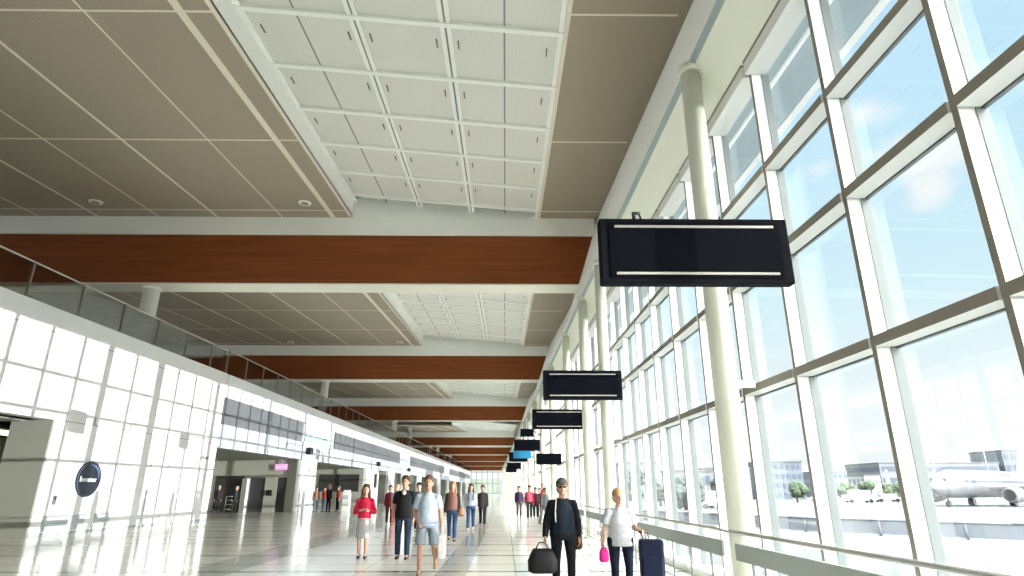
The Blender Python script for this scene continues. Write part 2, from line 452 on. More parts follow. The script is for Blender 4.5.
# ------------------------------------------------------------------ left wall
DECK = 6.9; PAR = 7.75
lw = empty('wall_left'); struct(lw)
def lwall(name, m, ya, yb, z0, z1, th=.5, off=0.0, parent=lw):
    b_ = B(); xa, xb = XL(ya) + off, XL(yb - 1e-4) + off
    hexa(b_, [(xa - th, ya, z0), (xa, ya, z0), (xb, yb, z0), (xb - th, yb, z0), (xa - th, ya, z1), (xa, ya, z1), (xb, yb, z1), (xb - th, yb, z1)])
    return obj(name, b_, m, parent)
lwall('upper_panel', white_wall, -8, 34, 3.9, PAR)
lwall('lower_panel', white_wall, 22.2, 34, 0, 3.9, 1.4)
# the grey return of the portal
boxobj('portal_return', grey_wall, XL(22.2) - 1.5, XL(22.2) - .02, 22.12, 22.2, 0, 3.9, lw)
boxobj('portal_soffit', grey_wall, -24, XL(-8) + .2, -8, 22.2, 3.85, 3.9, lw)
# thin seams on the white wall
seamg = mat('wall_seam', (.35, .39, .42), .6)
for z in (6.9, 3.9): lwall('seam', seamg, -8 if z > 5 else 22.2, 34, z - .015, z + .015, .05, .006)
for yy in (28.4,): lwall('seam', seamg, yy - .02, yy + .02, 0, 3.9, .05, .006)
struct(lwall('baseboard_left', mat('baseboard', (.42, .46, .47), .5), 22.2, 34, 0, .07, .05, .012, None))
# room behind the portal
pr = empty('wall_portal_room'); struct(pr)
boxobj('back', room_wall, -24.3, -24, -8, 34, 0, 3.9, pr)
boxobj('divider', room_wall, -24, -17.9, 33, 33.2, 0, 3.9, pr)
boxobj('header', mat('brown_header', (.05, .035, .022), .5), -24, -17.7, 30.2, 30.5, 3.0, 3.9, pr)
boxobj('header_post', mat('ochre_post', (.25, .2, .11), .6), -23.0, -22.3, 30.2, 30.6, 0, 3.0, pr)
disp = thing('display_stand', 'pale blue display stand inside the grey portal at the far left', 'display stand', (-21.6, 27, 0))
b_ = B(); box(b_, -1.0, 1.0, 0, .25, .2, 1.9); obj('panel', b_, mat('pale_blue_display', (.45, .58, .66), .5), disp, bevel=.02)
b_ = B(); box(b_, -.9, .2, -.02, 0, 1.1, 1.35); box(b_, .3, .8, -.02, 0, 1.0, 1.5); obj('graphic', b_, mat('navy_graphic', (.02, .06, .16), .5), disp)
b_ = B(); box(b_, -1.05, 1.05, -.1, .35, 0, .2); obj('plinth', b_, room_dark, disp)

lp = thing('ceiling_panel_light', 'lit ceiling panel inside the grey portal at the far left', 'ceiling light', (-21, 26, 3.78))  # glowing panel added to brighten the dark portal room
b_ = B(); box(b_, -.9, .9, -2, 2, 0, .06); obj('housing', b_, plain_white, lp)
b_ = B(); box(b_, -.8, .8, -1.9, 1.9, -.02, 0); obj('diffuser', b_, mat('lamp_glow', (.9, .85, .7), .5, emit=(1, .86, .62), es=2.2), lp)
# far part: bands and piers
lwall('white_parapet', parapet_mat, 34, END, 6.42, PAR - .05, .5, .0)
lwall('grey_band', band_mat, 34, END, 4.95, 6.42, .45, -.03)
lwall('pale_panel_band', band_light, 34, END, 3.7, 4.95, .5, .0)
piers = [(47.4, 51), (68, 74), (79.5, 83.5), (90, 95), (103, 107), (116, 120), (130, 134), (146, 150), (163, 167), (182, 186), (200, 204)]
for (ya, yb) in piers:
    b_ = B(); box(b_, -23, XL(ya) - .35, ya, yb, 0, 3.7); obj('partition', b_, room_wall, lw)
    b_ = B(); hexa(b_, [(XL(ya) - .35, ya, 0), (XL(ya) - .02, ya, 0), (XL(yb) - .02, yb, 0), (XL(ya) - .35, yb, 0), (XL(ya) - .35, ya, 3.7), (XL(ya) - .02, ya, 3.7), (XL(yb) - .02, yb, 3.7), (XL(ya) - .35, yb, 3.7)])
    obj('pier', b_, parapet_mat, lw)
b_ = B(); box(b_, -23.3, -23, 34, END, 0, 3.7); obj('shop_back', b_, room_wall, lw)
b_ = B(); box(b_, -23, -16.1, 34.3, END, 3.7, 3.8); obj('shop_ceiling', b_, grey_wall, lw)
# deck
b_ = B(); box(b_, -34, -17.9, -8, END, DECK - .3, DECK); hexa(b_, [(-17.9, -8, DECK - .3), (XL(-8) - .45, -8, DECK - .3), (-15.7 - .5, 34, DECK - .3), (-17.9, 34, DECK - .3), (-17.9, -8, DECK), (XL(-8) - .45, -8, DECK), (-15.7 - .5, 34, DECK), (-17.9, 34, DECK)])
hexa(b_, [(-17.9, 34, DECK - .3), (XL(34) - .45, 34, DECK - .3), (XL(END) - .45, END, DECK - .3), (-17.9, END, DECK - .3), (-17.9, 34, DECK), (XL(34) - .45, 34, DECK), (XL(END) - .45, END, DECK), (-17.9, END, DECK)])
struct(obj('floor_upper', b_, mat('deck', (.5, .5, .46), .6)))
b_ = B(); box(b_, -34.3, -34, -8, END, 0, 9.6); box(b_, -34.3, -34, -8, END, 12.4, 15.3); struct(obj('wall_deck_back', b_, plain_white))
cw = empty('window_clerestory'); struct(cw)  # glazed strip added in the deck back wall to light the ceiling
b_ = B()
for k in range(46): box(b_, -34.25, -34.05, -8 + 5 * k - .06, -8 + 5 * k + .06, 9.6, 12.4)
box(b_, -34.25, -34.05, -8, END, 10.9, 11.0); obj('frame', b_, frame_white, cw)
b_ = B(); box(b_, -34.16, -34.14, -8, END, 9.6, 12.4); obj('pane', b_, glass, cw)
b_ = B(); box(b_, -34.3, 5, -8.3, -8, 0, 15.3); struct(obj('wall_back', b_, plain_white))

# glass balustrade
bal = thing('glass_balustrade', 'long tinted glass balustrade with steel top rail above the white parapet', 'balustrade')
def rail_line(ya, yb):
    b_ = B(); capsule(b_, (XL(ya) - .25, ya, 9.1), (XL(yb - .001) - .25, yb, 9.1), .03, .03, 8); obj('top_rail', b_, mat('pale_rail', (.6, .58, .52), .4), bal)
rail_line(-8, 34); rail_line(34, END)
yy = -7.6; n = 0
while yy < END - 3:
    st = 2.5
    if yy < 34 < yy + st: st = 34 - yy
    if yy >= 120: st = 10
    b_ = B(); xa, xb = XL(yy) - .25, XL(yy + st - .01) - .25
    hexa(b_, [(xa - .01, yy + .03, PAR - .05), (xa + .01, yy + .03, PAR - .05), (xb + .01, yy + st - .03, PAR - .05), (xb - .01, yy + st - .03, PAR - .05),
              (xa - .01, yy + .03, 9.08), (xa + .01, yy + .03, 9.08), (xb + .01, yy + st - .03, 9.08), (xb - .01, yy + st - .03, 9.08)])
    obj('glass_panel', b_, glass_tint, bal)
    b_ = B(); box(b_, xa - .03, xa + .03, yy - .03, yy + .03, PAR - .1, 9.1); obj('post', b_, frame_taupe, bal)
    yy += st

# deck columns
cn = 0
for (cy, extra) in [(27.1, 0), (53.1, 0), (84.6, 0), (97, 3), (120.6, 0), (132, 3), (145.6, 0), (157, 3), (170.6, 0), (193.6, 0)]:
    k = min(range(8), key=lambda q: abs(CEIL[q][0] + .6 - cy) if CEIL[q][0] + 2 > cy else 999)
    nxt = [c_ for c_ in CEIL if c_[0] > cy - 1][0]
    top = (nxt[3] - .064 * (nxt[0] - cy)) if extra else nxt[1] - .05
    r = .36 if cn == 0 else .33
    c_ = empty('deck_column_%d' % (cn + 1), (XL(cy) - .35 - r, cy, DECK)); struct(c_)
    b_ = B(); frustum(b_, (0, 0, 0), (0, 0, top - DECK), r, r, 28); obj('shaft', b_, plain_white, c_)
    b_ = B(); frustum(b_, (0, 0, top - DECK - .12), (0, 0, top - DECK), r + .05, r + .05, 28); obj('capital', b_, beam_white, c_)
    cn += 1

# door, emblem, vents, etc on the white wall
def on_wall(bm_fn, name, m, y_, z_, parent, off=.0):
    pass
WA = math.atan(.04)
def wall_thing(name, label, cat, y_, z_, off=.0, group=None):
    return thing(name, label, cat, (XL(y_) + off, y_, z_), -WA if y_ < 34 else -math.atan(.02), group)
d = empty('door_1', (XL(31.15), 31.15, 0), -WA); struct(d)
b_ = B()
for (a, c_) in ((-1.46, -1.40), (1.40, 1.46)): box(b_, 0, .03, a, c_, 0, 2.65)
box(b_, 0, .03, -1.46, 1.46, 2.59, 2.65); obj('door_frame', b_, mat('door_frame', (.62, .66, .68), .5), d)
for s in (-1, 1):
    b_ = B(); box(b_, 0, .02, min(s * .01, s * 1.4), max(s * .01, s * 1.4), .01, 2.59); lf = obj('door_leaf', b_, white_wall, d, bevel=.004)
    b_ = B(); box(b_, .02, .07, s * .12 - .02, s * .12 + .02, .95, 1.15); obj('door_handle', b_, steel, lf)
e = wall_thing('round_emblem_sign', 'round glossy navy disc sign with a white word on the white wall', 'sign', 24.5, 1.9, .0)
b_ = B(); frustum(b_, (0, 0, 0), (.06, 0, 0), .66, .66, 48); obj('disc', b_, mat('navy_disc', (.010, .016, .032), .35), e)
b_ = B(); 
for i in range(40):
    a0, a1 = 2 * PI * i / 40, 2 * PI * (i + 1) / 40
    capsule(b_, (.06, .63 * math.cos(a0), .63 * math.sin(a0)), (.06, .63 * math.cos(a1), .63 * math.sin(a1)), .02, .02, 6)
obj('rim', b_, mat('disc_rim', (.10, .13, .2), .3), e)
b_ = B()   # swoosh above the word
for i in range(24):
    t = i / 24; a0 = -.9 + 2.3 * t; r0 = .40
    w_ = .075 * math.sin(PI * t) + .01
    capsule(b_, (.065, .08 + r0 * math.cos(a0 + .5), .2 + .33 * math.sin(a0 + .2)), (.065, .08 + r0 * math.cos(a0 + .6), .2 + .33 * math.sin(a0 + .3)), w_ * .6, w_ * .6, 6)
obj('swoosh', b_, mat('disc_blue', (.10, .16, .28), .3), e)
b_ = B()   # blurred white word, stroke by stroke
yy = -.5
for wv, hv in ((.05, .2), (.06, .13), (.09, .12), (.05, .13), (.09, .11), (.05, .13), (.09, .12), (.06, .12)):
    box(b_, .06, .075, yy, yy + wv, -.1, -.1 + hv)
    box(b_, .06, .075, yy, yy + wv + .04, -.02, .02)
    yy += wv + .045
obj('lettering', b_, mat('letter_white', (.85, .88, .9), .4), e)
v_l = ['leftmost pale grey floor-level grille on the white wall', 'middle pale grey floor-level grille on the white wall', 'rightmost pale grey floor-level grille on the white wall, under the disc sign']
for i, (ya, yb) in enumerate(((22.65, 23.85), (24.05, 24.75), (25.3, 26.2))):
    v = wall_thing('wall_vent', v_l[i], 'vent', (ya + yb) / 2, .12, .0, 'floor-level grilles')
    h = (yb - ya) / 2
    b_ = B(); box(b_, 0, .03, -h, h, 0, .5); obj('backing', b_, mat('vent_grey', (.45, .49, .5), .6), v)
    b_ = B()
    for k in range(6): box(b_, .03, .045, -h + .04, h - .04, .05 + k * .075, .08 + k * .075)
    obj('slats', b_, mat('vent_slats', (.6, .64, .65), .5), v)
a_ = wall_thing('wall_switch_box', 'small dark call box on the white wall beside the grey portal', 'switch', 23.0, 1.0)
b_ = B(); box(b_, 0, .05, -.07, .07, 0, .32); obj('case', b_, mat('callbox', (.16, .17, .18), .4), a_, bevel=.01)
b_ = B(); box(b_, .05, .06, -.045, .045, .17, .28); obj('screen', b_, dark, a_)
a_ = wall_thing('door_sign', 'tiny dark wall sign above right of the white double door', 'sign', 32.9, 3.0)
b_ = B(); box(b_, 0, .04, -.35, .35, 0, .22); obj('plate', b_, mat('sign_plate', (.7, .72, .72), .5), a_)
b_ = B()
for k in range(4): box(b_, .04, .05, -.3 + k * .16, -.3 + k * .16 + .1, .04, .17)
obj('lettering', b_, mat('sign_dark_text', (.1, .1, .1), .5), a_)
# sprinklers / small spikes on the ledge
for k, (yy, lab) in enumerate(((24.2, 'small fitting standing on the wall ledge above the disc sign'), (26.4, 'small fitting standing on the wall ledge left of the double door'))):
    a_ = wall_thing('ledge_fitting', lab, 'fitting', yy, 3.915)
    b_ = B(); frustum(b_, (.03, 0, 0), (.03, 0, .22), .03, .02, 10); ball(b_, (.03, 0, .24), .035, 8); obj('stem', b_, steel, a_)

# white banners on the grey band
for k, (ya, yb, lab) in enumerate(((46.9, 54.6, 'long white sign with pale blue lettering on the grey band'), (86.5, 94.0, 'short white sign further along the grey band, over the seventh opening'), (140, 149, 'farthest small pale sign on the grey band near the far end'))):
    s_ = wall_thing('band_sign', lab, 'sign', (ya + yb) / 2, 4.95, .0, 'white signs on the grey band')
    h = (yb - ya) / 2
    b_ = B(); box(b_, -.04, .08, -h, h, .0, 1.4); obj('board', b_, mat('board_white', (.86, .9, .92), .5), s_)
    b_ = B(); box(b_, .08, .09, -h * .95, h * .9, .12, .22)
    for j in range(14):
        yy = -h * .9 + j * h * .11
        box(b_, .08, .095, yy, yy + h * .07, .4, .58 + .1 * (j % 3 == 0))
    obj('lettering', b_, mat('pale_cyan', (.25, .62, .75), .5), s_)
for k, (yy, lab) in enumerate(((48.2, 'dark loudspeaker on the pale band above the first white pier'), (72.5, 'dark loudspeaker on the pale band above the second white pier'), (93, 'dark loudspeaker on the pale band above the fourth white pier'))):
    s_ = wall_thing('wall_loudspeaker', lab, 'loudspeaker', yy, 4.1, .0, 'wall loudspeakers')
    b_ = B(); box(b_, .06, .4, -.35, .35, 0, .5); obj('case', b_, dark, s_, bevel=.04)
    b_ = B(); box(b_, 0, .1, -.1, .1, .15, .35); obj('mount', b_, steel, s_)
s_ = wall_thing('pier_blade_sign', 'narrow dark vertical sign on the second white pier', 'sign', 72.2, 1.75)
b_ = B(); loft(b_, [(0, .05, .3, .1, 0), (.15, .06, .42, .1, 0), (1.4, .06, .42, .1, 0), (1.55, .05, .3, .1, 0)], 20); obj('panel', b_, dark, s_)
b_ = B(); box(b_, 0, .06, -.1, .1, .6, .9); obj('mount', b_, steel, s_)

# opening 1 contents (wall facing the camera at y=47.4)
def fr(name, m, x0, x1, z0, z1, y_, parent, th=.06): 
    b_ = B(); box(b_, x0, x1, y_ - th, y_, z0, z1); return obj(name, b_, m, parent)
o1 = empty('door_2'); struct(o1)
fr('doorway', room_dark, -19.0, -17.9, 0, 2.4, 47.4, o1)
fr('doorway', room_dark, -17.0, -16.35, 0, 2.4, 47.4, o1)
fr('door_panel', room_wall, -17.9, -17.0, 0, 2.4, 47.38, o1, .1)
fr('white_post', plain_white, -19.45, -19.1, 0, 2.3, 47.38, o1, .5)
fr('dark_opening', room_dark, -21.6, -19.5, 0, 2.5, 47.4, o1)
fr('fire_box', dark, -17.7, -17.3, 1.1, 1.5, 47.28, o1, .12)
ps = thing('lit_sign', 'small pink backlit sign inside the first opening', 'sign', (-16.85, 47.2, 2.95))
b_ = B(); box(b_, -.45, .45, 0, .12, 0, .4); obj('case', b_, mat('pink_lit', (.8, .35, .7), .5, emit=(.9, .35, .75), es=.3), ps, bevel=.02)
b_ = B(); 
for j in range(5): box(b_, -.38 + j * .16, -.28 + j * .16, -.02, 0, .1, .3)
obj('lettering', b_, mat('pink_letters', (.9, .8, .9), .5), ps)
b_ = B(); box(b_, -.03, .03, .03, .09, .4, .76); obj('hanger', b_, steel, ps)
for k in range(2):
    x_ = (-21.1, -20.0)[k]
    t_ = thing('luggage_trolley', ('left', 'right')[k] + '-hand chrome luggage trolley standing in the first dark opening', 'trolley', (x_, 46.3, 0), .3 * k, 'luggage trolleys')
    b_ = B()
    for sx in (-.25, .25):
        capsule(b_, (sx, -.4, .18), (sx, .4, .2), .02, .02, 8); capsule(b_, (sx, .4, .2), (sx, .5, 1.05), .02, .02, 8)
    capsule(b_, (-.25, .5, 1.05), (.25, .5, 1.05), .025, .025, 8); capsule(b_, (-.25, -.4, .18), (.25, -.4, .18), .02, .02, 8)
    for q_ in range(5): capsule(b_, (-.25 + .1 * (q_ + .5), -.4, .19), (-.25 + .1 * (q_ + .5), .42, .21), .01, .01, 6)
    for z in (.5, .8): capsule(b_, (-.25, .44, z), (.25, .44, z), .015, .015, 6)
    obj('frame', b_, mat('chrome', (.7, .72, .72), .2, .7), t_)
    for (sx, sy) in ((-.22, -.35), (.22, -.35), (-.22, .35), (.22, .35)):
        b_ = B(); frustum(b_, (sx - .02, sy, .07), (sx + .02, sy, .07), .07, .07, 14); capsule(b_, (sx, sy, .08), (sx, sy, .18), .012, .012, 6); obj('wheel', b_, dark, t_)
# opening 2: dark board on partition at y=68, and a white kiosk
o2 = thing('menu_board', 'wide dark board on the wall inside the second opening, behind the queue', 'board', (-17.9, 68, 1.35))
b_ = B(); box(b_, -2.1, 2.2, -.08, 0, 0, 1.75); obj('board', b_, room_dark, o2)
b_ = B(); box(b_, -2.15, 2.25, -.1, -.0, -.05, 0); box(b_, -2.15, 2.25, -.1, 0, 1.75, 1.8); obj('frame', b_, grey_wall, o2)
kx, ky = -11.75, 47.3
kk = thing('white_kiosk', 'tall white check-in kiosk right of the waiting group by the second opening', 'kiosk', (kx, ky, 0))
b_ = B(); box(b_, -.28, .28, -.25, .25, 0, 1.25); obj('cabinet', b_, mat('kiosk_white', (.85, .86, .84), .4), kk, bevel=.03)
b_ = B(); hexa(b_, [(-.26, -.3, 1.25), (.26, -.3, 1.25), (.26, .2, 1.25), (-.26, .2, 1.25), (-.22, -.05, 1.5), (.22, -.05, 1.5), (.22, .2, 1.5), (-.22, .2, 1.5)]); obj('head', b_, bpy.data.materials['kiosk_white'], kk)
b_ = B(); box(b_, -.2, .2, -.27, -.25, .85, 1.15); obj('screen', b_, mat('kiosk_screen', (.4, .5, .55), .3), kk)

# ------------------------------------------------------------------ hanging signs
def hanging_sign(label, xa, xb, y_, z0, z1, py, lines=True, m=None, loop=False):
    w_ = xb - xa; h = z1 - z0
    s_ = thing('hanging_sign', label, 'sign', ((xa + xb) / 2, y_, z0), 0, 'black information signs along the glazed wall')
    tilt = .0
    b_ = B(); box(b_, -w_ / 2, w_ / 2, 0, .16, 0, h); obj('cabinet', b_, m or black_panel, s_, bevel=min(.02, h * .05))
    b_ = B(); box(b_, -w_ / 2 + .05 * w_, w_ / 2 - .05 * w_, -.012, .0, .07 * h, .93 * h); obj('face', b_, m or mat('sign_face', (.002, .003, .006), .8, spec=.06), s_)
    if lines:
        for zz in (.12 * h, .84 * h):
            b_ = B(); box(b_, -w_ * .42, w_ * .42, -.026, -.01, zz, zz + .035 * h); obj('light_bar', b_, silver, s_)
    # carrying arm back to the column
    px_ = min(XP(py) - .14, 99)
    b_ = B(); ax = min(px_, xb - .12) - (xa + xb) / 2
    capsule(b_, (ax, .12, h * .82), (px_ - (xa + xb) / 2, py - y_, h * .82), .035, .035, 10); obj('carrying_arm', b_, dark, s_)
    if loop:
        b_ = B(); lx_ = -w_ * .30
        capsule(b_, (lx_, .1, h), (lx_ + .02, .22, h + .17), .022, .022, 8); capsule(b_, (lx_ + .02, .22, h + .17), (lx_ + .09, .22, h + .17), .022, .022, 8); capsule(b_, (lx_ + .09, .22, h + .17), (lx_ + .09, .1, h), .012, .012, 8)
        obj('cable_loop', b_, dark, s_)
hanging_sign('largest black sign with two pale light bars, nearest the camera', 1.12, 3.40, 6.6, 3.79, 4.62, 8.5, loop=True)
hanging_sign('second black sign with two pale bars, below left of the largest one', 1.07, 3.30, 16.9, 3.90, 4.73, 17.7)
hanging_sign('third black sign along the glazed wall, with two pale bars', 1.08, 3.22, 24.4, 3.80, 4.58, 26.8)
hanging_sign('narrow black sign edge just left below the third sign', .95, 1.75, 38.0, 4.62, 5.1, 41, False)
hanging_sign('fourth wide black sign, directly above the cyan sign', .65, 2.85, 45, 4.2, 5.0, 48, False)
hanging_sign('bright cyan sign half hidden under the fourth wide black sign', .62, 1.95, 46.6, 3.75, 4.45, 48, False, cyan)
hanging_sign('small black sign hanging apart on the right, close to the glazing', 1.5, 2.72, 30, 2.66, 3.18, 34, False)
hanging_sign('tiny black sign just below the one hanging apart on the right', 2.25, 2.8, 43, 3.15, 3.5, 48, False)
hanging_sign('black sign second below the cyan sign, far along the hall', .35, 2.1, 56, 3.9, 4.75, 64, False)
hanging_sign('distant small black sign in the row below the cyan sign', .2, 1.75, 68, 3.65, 4.35, 73, False)
hanging_sign('farthest and lowest black sign in the row, over the end glazing', .1, 1.45, 80, 3.65, 4.35, 82, False)

# ------------------------------------------------------------------ people
SKIN = {}
def skin(t):
    if t not in SKIN:
        c_ = {'fair': (.50, .29, .21), 'tan': (.40, .22, .15), 'dark': (.28, .14, .09)}[t]
        SKIN[t] = mat('skin_' + t, c_, .55)
    return SKIN[t]
MC = {}
def cm(name, col, rough=.85):
    if name not in MC:
        m = mat(name, col, rough, spec=.15); add_noise(m, tuple(v * .88 for v in col), tuple(min(1, v * 1.1) for v in col), s=14, bump=.12)
        MC[name] = m
    return MC[name]
REM = []
def remesh(o, vox, sm=3):
    r = o.modifiers.new('r', 'REMESH'); r.mode = 'VOXEL'; r.voxel_size = vox; r.use_smooth_shade = True
    s_ = o.modifiers.new('s', 'SMOOTH'); s_.factor = .5; s_.iterations = sm
    REM.append(o)
V = Vector
def nrm(t): return V(t).normalized()
EYEW = mat('eye_dark', (.03, .02, .02), .3)
LIPS = mat('lips', (.42, .12, .10), .5)
def person(label, x, y, rz, H, top, bottom, hairc, legs=None, arms=None, sleeve='short', bottomk='trousers', hair='short',
           tone='fair', shoe=(.03, .03, .035), hem=.90, outer=None, vox=.012, head_yaw=0, bulk=1.0, lean=0.0, cap=None, glasses=False, extra=None, group=None, topn=None, topname='shirt'):
    s = H / 1.75
    R = thing('person', label, 'person', (x, y, 0), rz, group)
    R.scale = (s, s, s)
    legs = legs or {}
    arms = arms or {}
    LG = {'l': legs.get('l', ((.0, -.06, -1), (0, .10, -1))), 'r': legs.get('r', ((0, .06, -1), (0, .14, -1)))}
    AR = {'l': arms.get('l', ((.14, .02, -1), (.05, -.15, -1))), 'r': arms.get('r', ((-.14, .02, -1), (-.05, -.15, -1)))}
    hipz = .92
    J = {}
    for sd, sg in (('l', 1), ('r', -1)):
        hp = V((sg * .095 * bulk, 0, hipz)); kn = hp + nrm(LG[sd][0]) * .43; an = kn + nrm(LG[sd][1]) * .41
        J[sd] = [hp, kn, an]
    low = min(J['l'][2].z, J['r'][2].z); dz = .085 - low
    for sd in 'lr': J[sd] = [p + V((0, 0, dz)) for p in J[sd]]
    T = lambda p: V((p[0], p[1] - lean * max(0, p[2] - .95), p[2] + dz))
    for sd, sg in (('l', 1), ('r', -1)):
        sh = T(V((sg * .165 * (1 + (bulk - 1) * .6), .01, 1.362))); el = sh + nrm(AR[sd][0]) * .285; wr = el + nrm(AR[sd][1]) * .245
        J['a' + sd] = [sh, el, wr]
    # body
    bm = B()
    bb = bulk
    def hs(bm_, verts=None):
        pv = T((0, 0, 1.54))
        for v in (verts if verts is not None else bm_.verts): v.co = pv + (v.co - pv) * 1.14
        return bm_
    rings = [(.84, .13 * bb, .10 * bb), (.93, .168 * bb, .12 * bb), (1.05, .145 * bb, .105 * bb), (1.2, .155 * bb, .112 * bb), (1.30, .160, .115), (1.37, .120, .092), (1.43, .075, .066), (1.50, .058, .058), (1.56, .052, .055)]
    loft(bm, [(z + dz, rx, ry, 0, -lean * max(0, z - .95)) for z, rx, ry in rings])
    hc = T((0, -.01, 1.622))
    rot = Matrix.Rotation(head_yaw, 3, 'Z')
    hp_ = lambda v: hc + rot @ V(v)
    bm.verts.ensure_lookup_table(); n0 = len(bm.verts)
    ball(bm, hp_((0, .01, .015)), (.078, .096, .104), 20, rot); ball(bm, hp_((0, -.03, -.045)), (.058, .062, .072), 16, rot)
    ball(bm, hp_((0, -.098, -.018)), (.012, .02, .022), 8, rot); ball(bm, hp_((0, -.08, -.085)), (.022, .018, .016), 8, rot)
    for sg in (-1, 1): ball(bm, hp_((sg * .076, .01, -.01)), (.012, .022, .03), 8, rot)
    bm.verts.ensure_lookup_table(); hs(bm, bm.verts[n0:])
    for sd, sg in (('l', 1), ('r', -1)):
        hp, kn, an = J[sd]; sh, el, wr = J['a' + sd]
        capsule(bm, hp, kn, .085 * bb, .055); mid = kn.lerp(an, .3); capsule(bm, kn, mid, .052, .056); capsule(bm, mid, an, .056, .036)
        capsule(bm, an, an + V((0, -.13, -.045)), .036, .026)
        capsule(bm, T(V((sg * .05, .01, 1.405))), sh, .045, .054); capsule(bm, sh, el, .052 * (1 + (bb - 1) * .6), .039); m2 = el.lerp(wr, .3); capsule(bm, el, m2, .039, .04); capsule(bm, m2, wr, .04, .026)
        # hand: palm, four fingers of unequal length, thumb
        dd = (wr - el).normalized(); side = V((sg, 0, 0)); fwd = V((0, -1, 0))
        acr = fwd - dd * fwd.dot(dd)
        acr = acr.normalized() if acr.length > .3 else V((0, 0, 1))
        nr = dd.cross(acr).normalized()
        inn = nr if nr.x * sg < 0 else -nr
        pc = wr + dd * .045
        capsule(bm, wr, wr + dd * .075 + acr * .015, .024, .02, 10); capsule(bm, wr + acr * .01, wr + dd * .08 - acr * .022, .022, .018, 10); capsule(bm, wr, wr + dd * .08, .022, .02, 10)
        for fi, ln in enumerate((.07, .082, .076, .058)):
            st = wr + dd * .082 + acr * (.031 - .0205 * fi); k1 = st + (dd * .9 + inn * .25).normalized() * ln * .5; k2 = k1 + (dd * .6 + inn * .8).normalized() * ln * .5
            capsule(bm, st, k1, .0095, .0085, 8); capsule(bm, k1, k2, .0085, .007, 8)
        ts = wr + dd * .03 + acr * .028; t1 = ts + (dd * .6 + acr * .8 + inn * .2).normalized() * .035; capsule(bm, ts, t1, .012, .010, 8); capsule(bm, t1, t1 + (dd * .9 + inn * .4).normalized() * .03, .010, .008, 8)
    o = obj('body', bm, skin(tone), R); remesh(o, vox if vox > .009 else .0065, 2)
    # face
    for sg in (-1, 1):
        bm = B(); ball(bm, hp_((sg * .030, -.078, .005)), (.014, .010, .007), 8, rot); obj('eye', hs(bm), EYEW, R)
    bm = B(); ball(bm, hp_((0, -.088, -.058)), (.021, .008, .006), 8, rot); obj('mouth', hs(bm), LIPS, R)
    # hair
    hm = cm('hair_%.2f_%.2f' % (hairc[0], hairc[1]), hairc, .7)
    bm = B(); ball(bm, hp_((0, .026, .040)), (.091, .105, .102), 20, rot); ball(bm, hp_((0, .05, -.02)), (.087, .068, .084), 16, rot)
    if hair in ('long', 'bob'):
        ln = .30 if hair == 'long' else .12
        for sg in (-1, 1):
            capsule(bm, hp_((sg * .068, .01, .0)), hp_((sg * .085, .0 if hair == 'long' else .02, -ln)), .036, .045 if hair == 'long' else .03, 10)
        capsule(bm, hp_((0, .07, .0)), hp_((0, .10, -ln)), .075, .07, 12)
    elif hair == 'tied':
        ball(bm, hp_((0, .13, .06)), .045, 10)
    o = obj('hair', hs(bm), hm, R); remesh(o, .012, 3)
    if cap:
        bm = B(); ball(bm, hp_((0, .02, .062)), (.095, .108, .062), 20, rot); ball(bm, hp_((0, -.09, .045)), (.075, .07, .014), 14, rot)
        o = obj('cap', hs(bm), cm('cap_grey', cap), R); remesh(o, .009, 3)
    if glasses:
        bm = B()
        for sg in (-1, 1): ball(bm, hp_((sg * .031, -.088, .005)), (.026, .008, .018), 10, rot)
        capsule(bm, hp_((-.01, -.094, .01)), hp_((.01, -.094, .01)), .004, .004, 6)
        for sg in (-1, 1): capsule(bm, hp_((sg * .058, -.08, .01)), hp_((sg * .08, .01, .01)), .004, .004, 6)
        obj('sunglasses', hs(bm), dark, R)
    # trousers / shorts / skirt
    bmn = bottomk
    bm = B(); o_ = .017
    loft(bm, [(z + dz, rx + o_, ry + o_, 0, 0) for z, rx, ry in ((.82, .125 * bb, .10 * bb), (.9, .168 * bb, .12 * bb), (.97, .163 * bb, .118 * bb), (1.03, .15 * bb, .108 * bb))])
    if bottomk == 'skirt':
        kz = min(J['l'][1].z, J['r'][1].z); yl = [J['l'][1].y, J['r'][1].y]
        loft(bm, [(kz - .02, .19, .12 + abs(yl[0] - yl[1]) * .4, 0, sum(yl) / 2), (kz + .2, .185, .13, 0, 0), (.92 + dz, .18, .135, 0, 0), (1.02 + dz, .155, .12, 0, 0)])
    else:
        for sd in 'lr':
            hp, kn, an = J[sd]
            capsule(bm, hp, hp.lerp(kn, .3), .098 * bb, .090 * bb)
            if bottomk == 'shorts':
                capsule(bm, hp, hp.lerp(kn, .5), .10 * bb, .09 * bb); frustum(bm, hp.lerp(kn, .3), hp.lerp(kn, .93), .093 * bb, .094)
            else:
                capsule(bm, hp, kn, .098 * bb, .072); capsule(bm, kn, kn.lerp(an, .5), .072, .066); frustum(bm, kn.lerp(an, .3), an.lerp(kn, .02), .068, .062)
    o = obj(bmn, bm, cm('bottom_%.2f_%.2f_%.2f' % bottom, bottom), R); remesh(o, .012, 3)
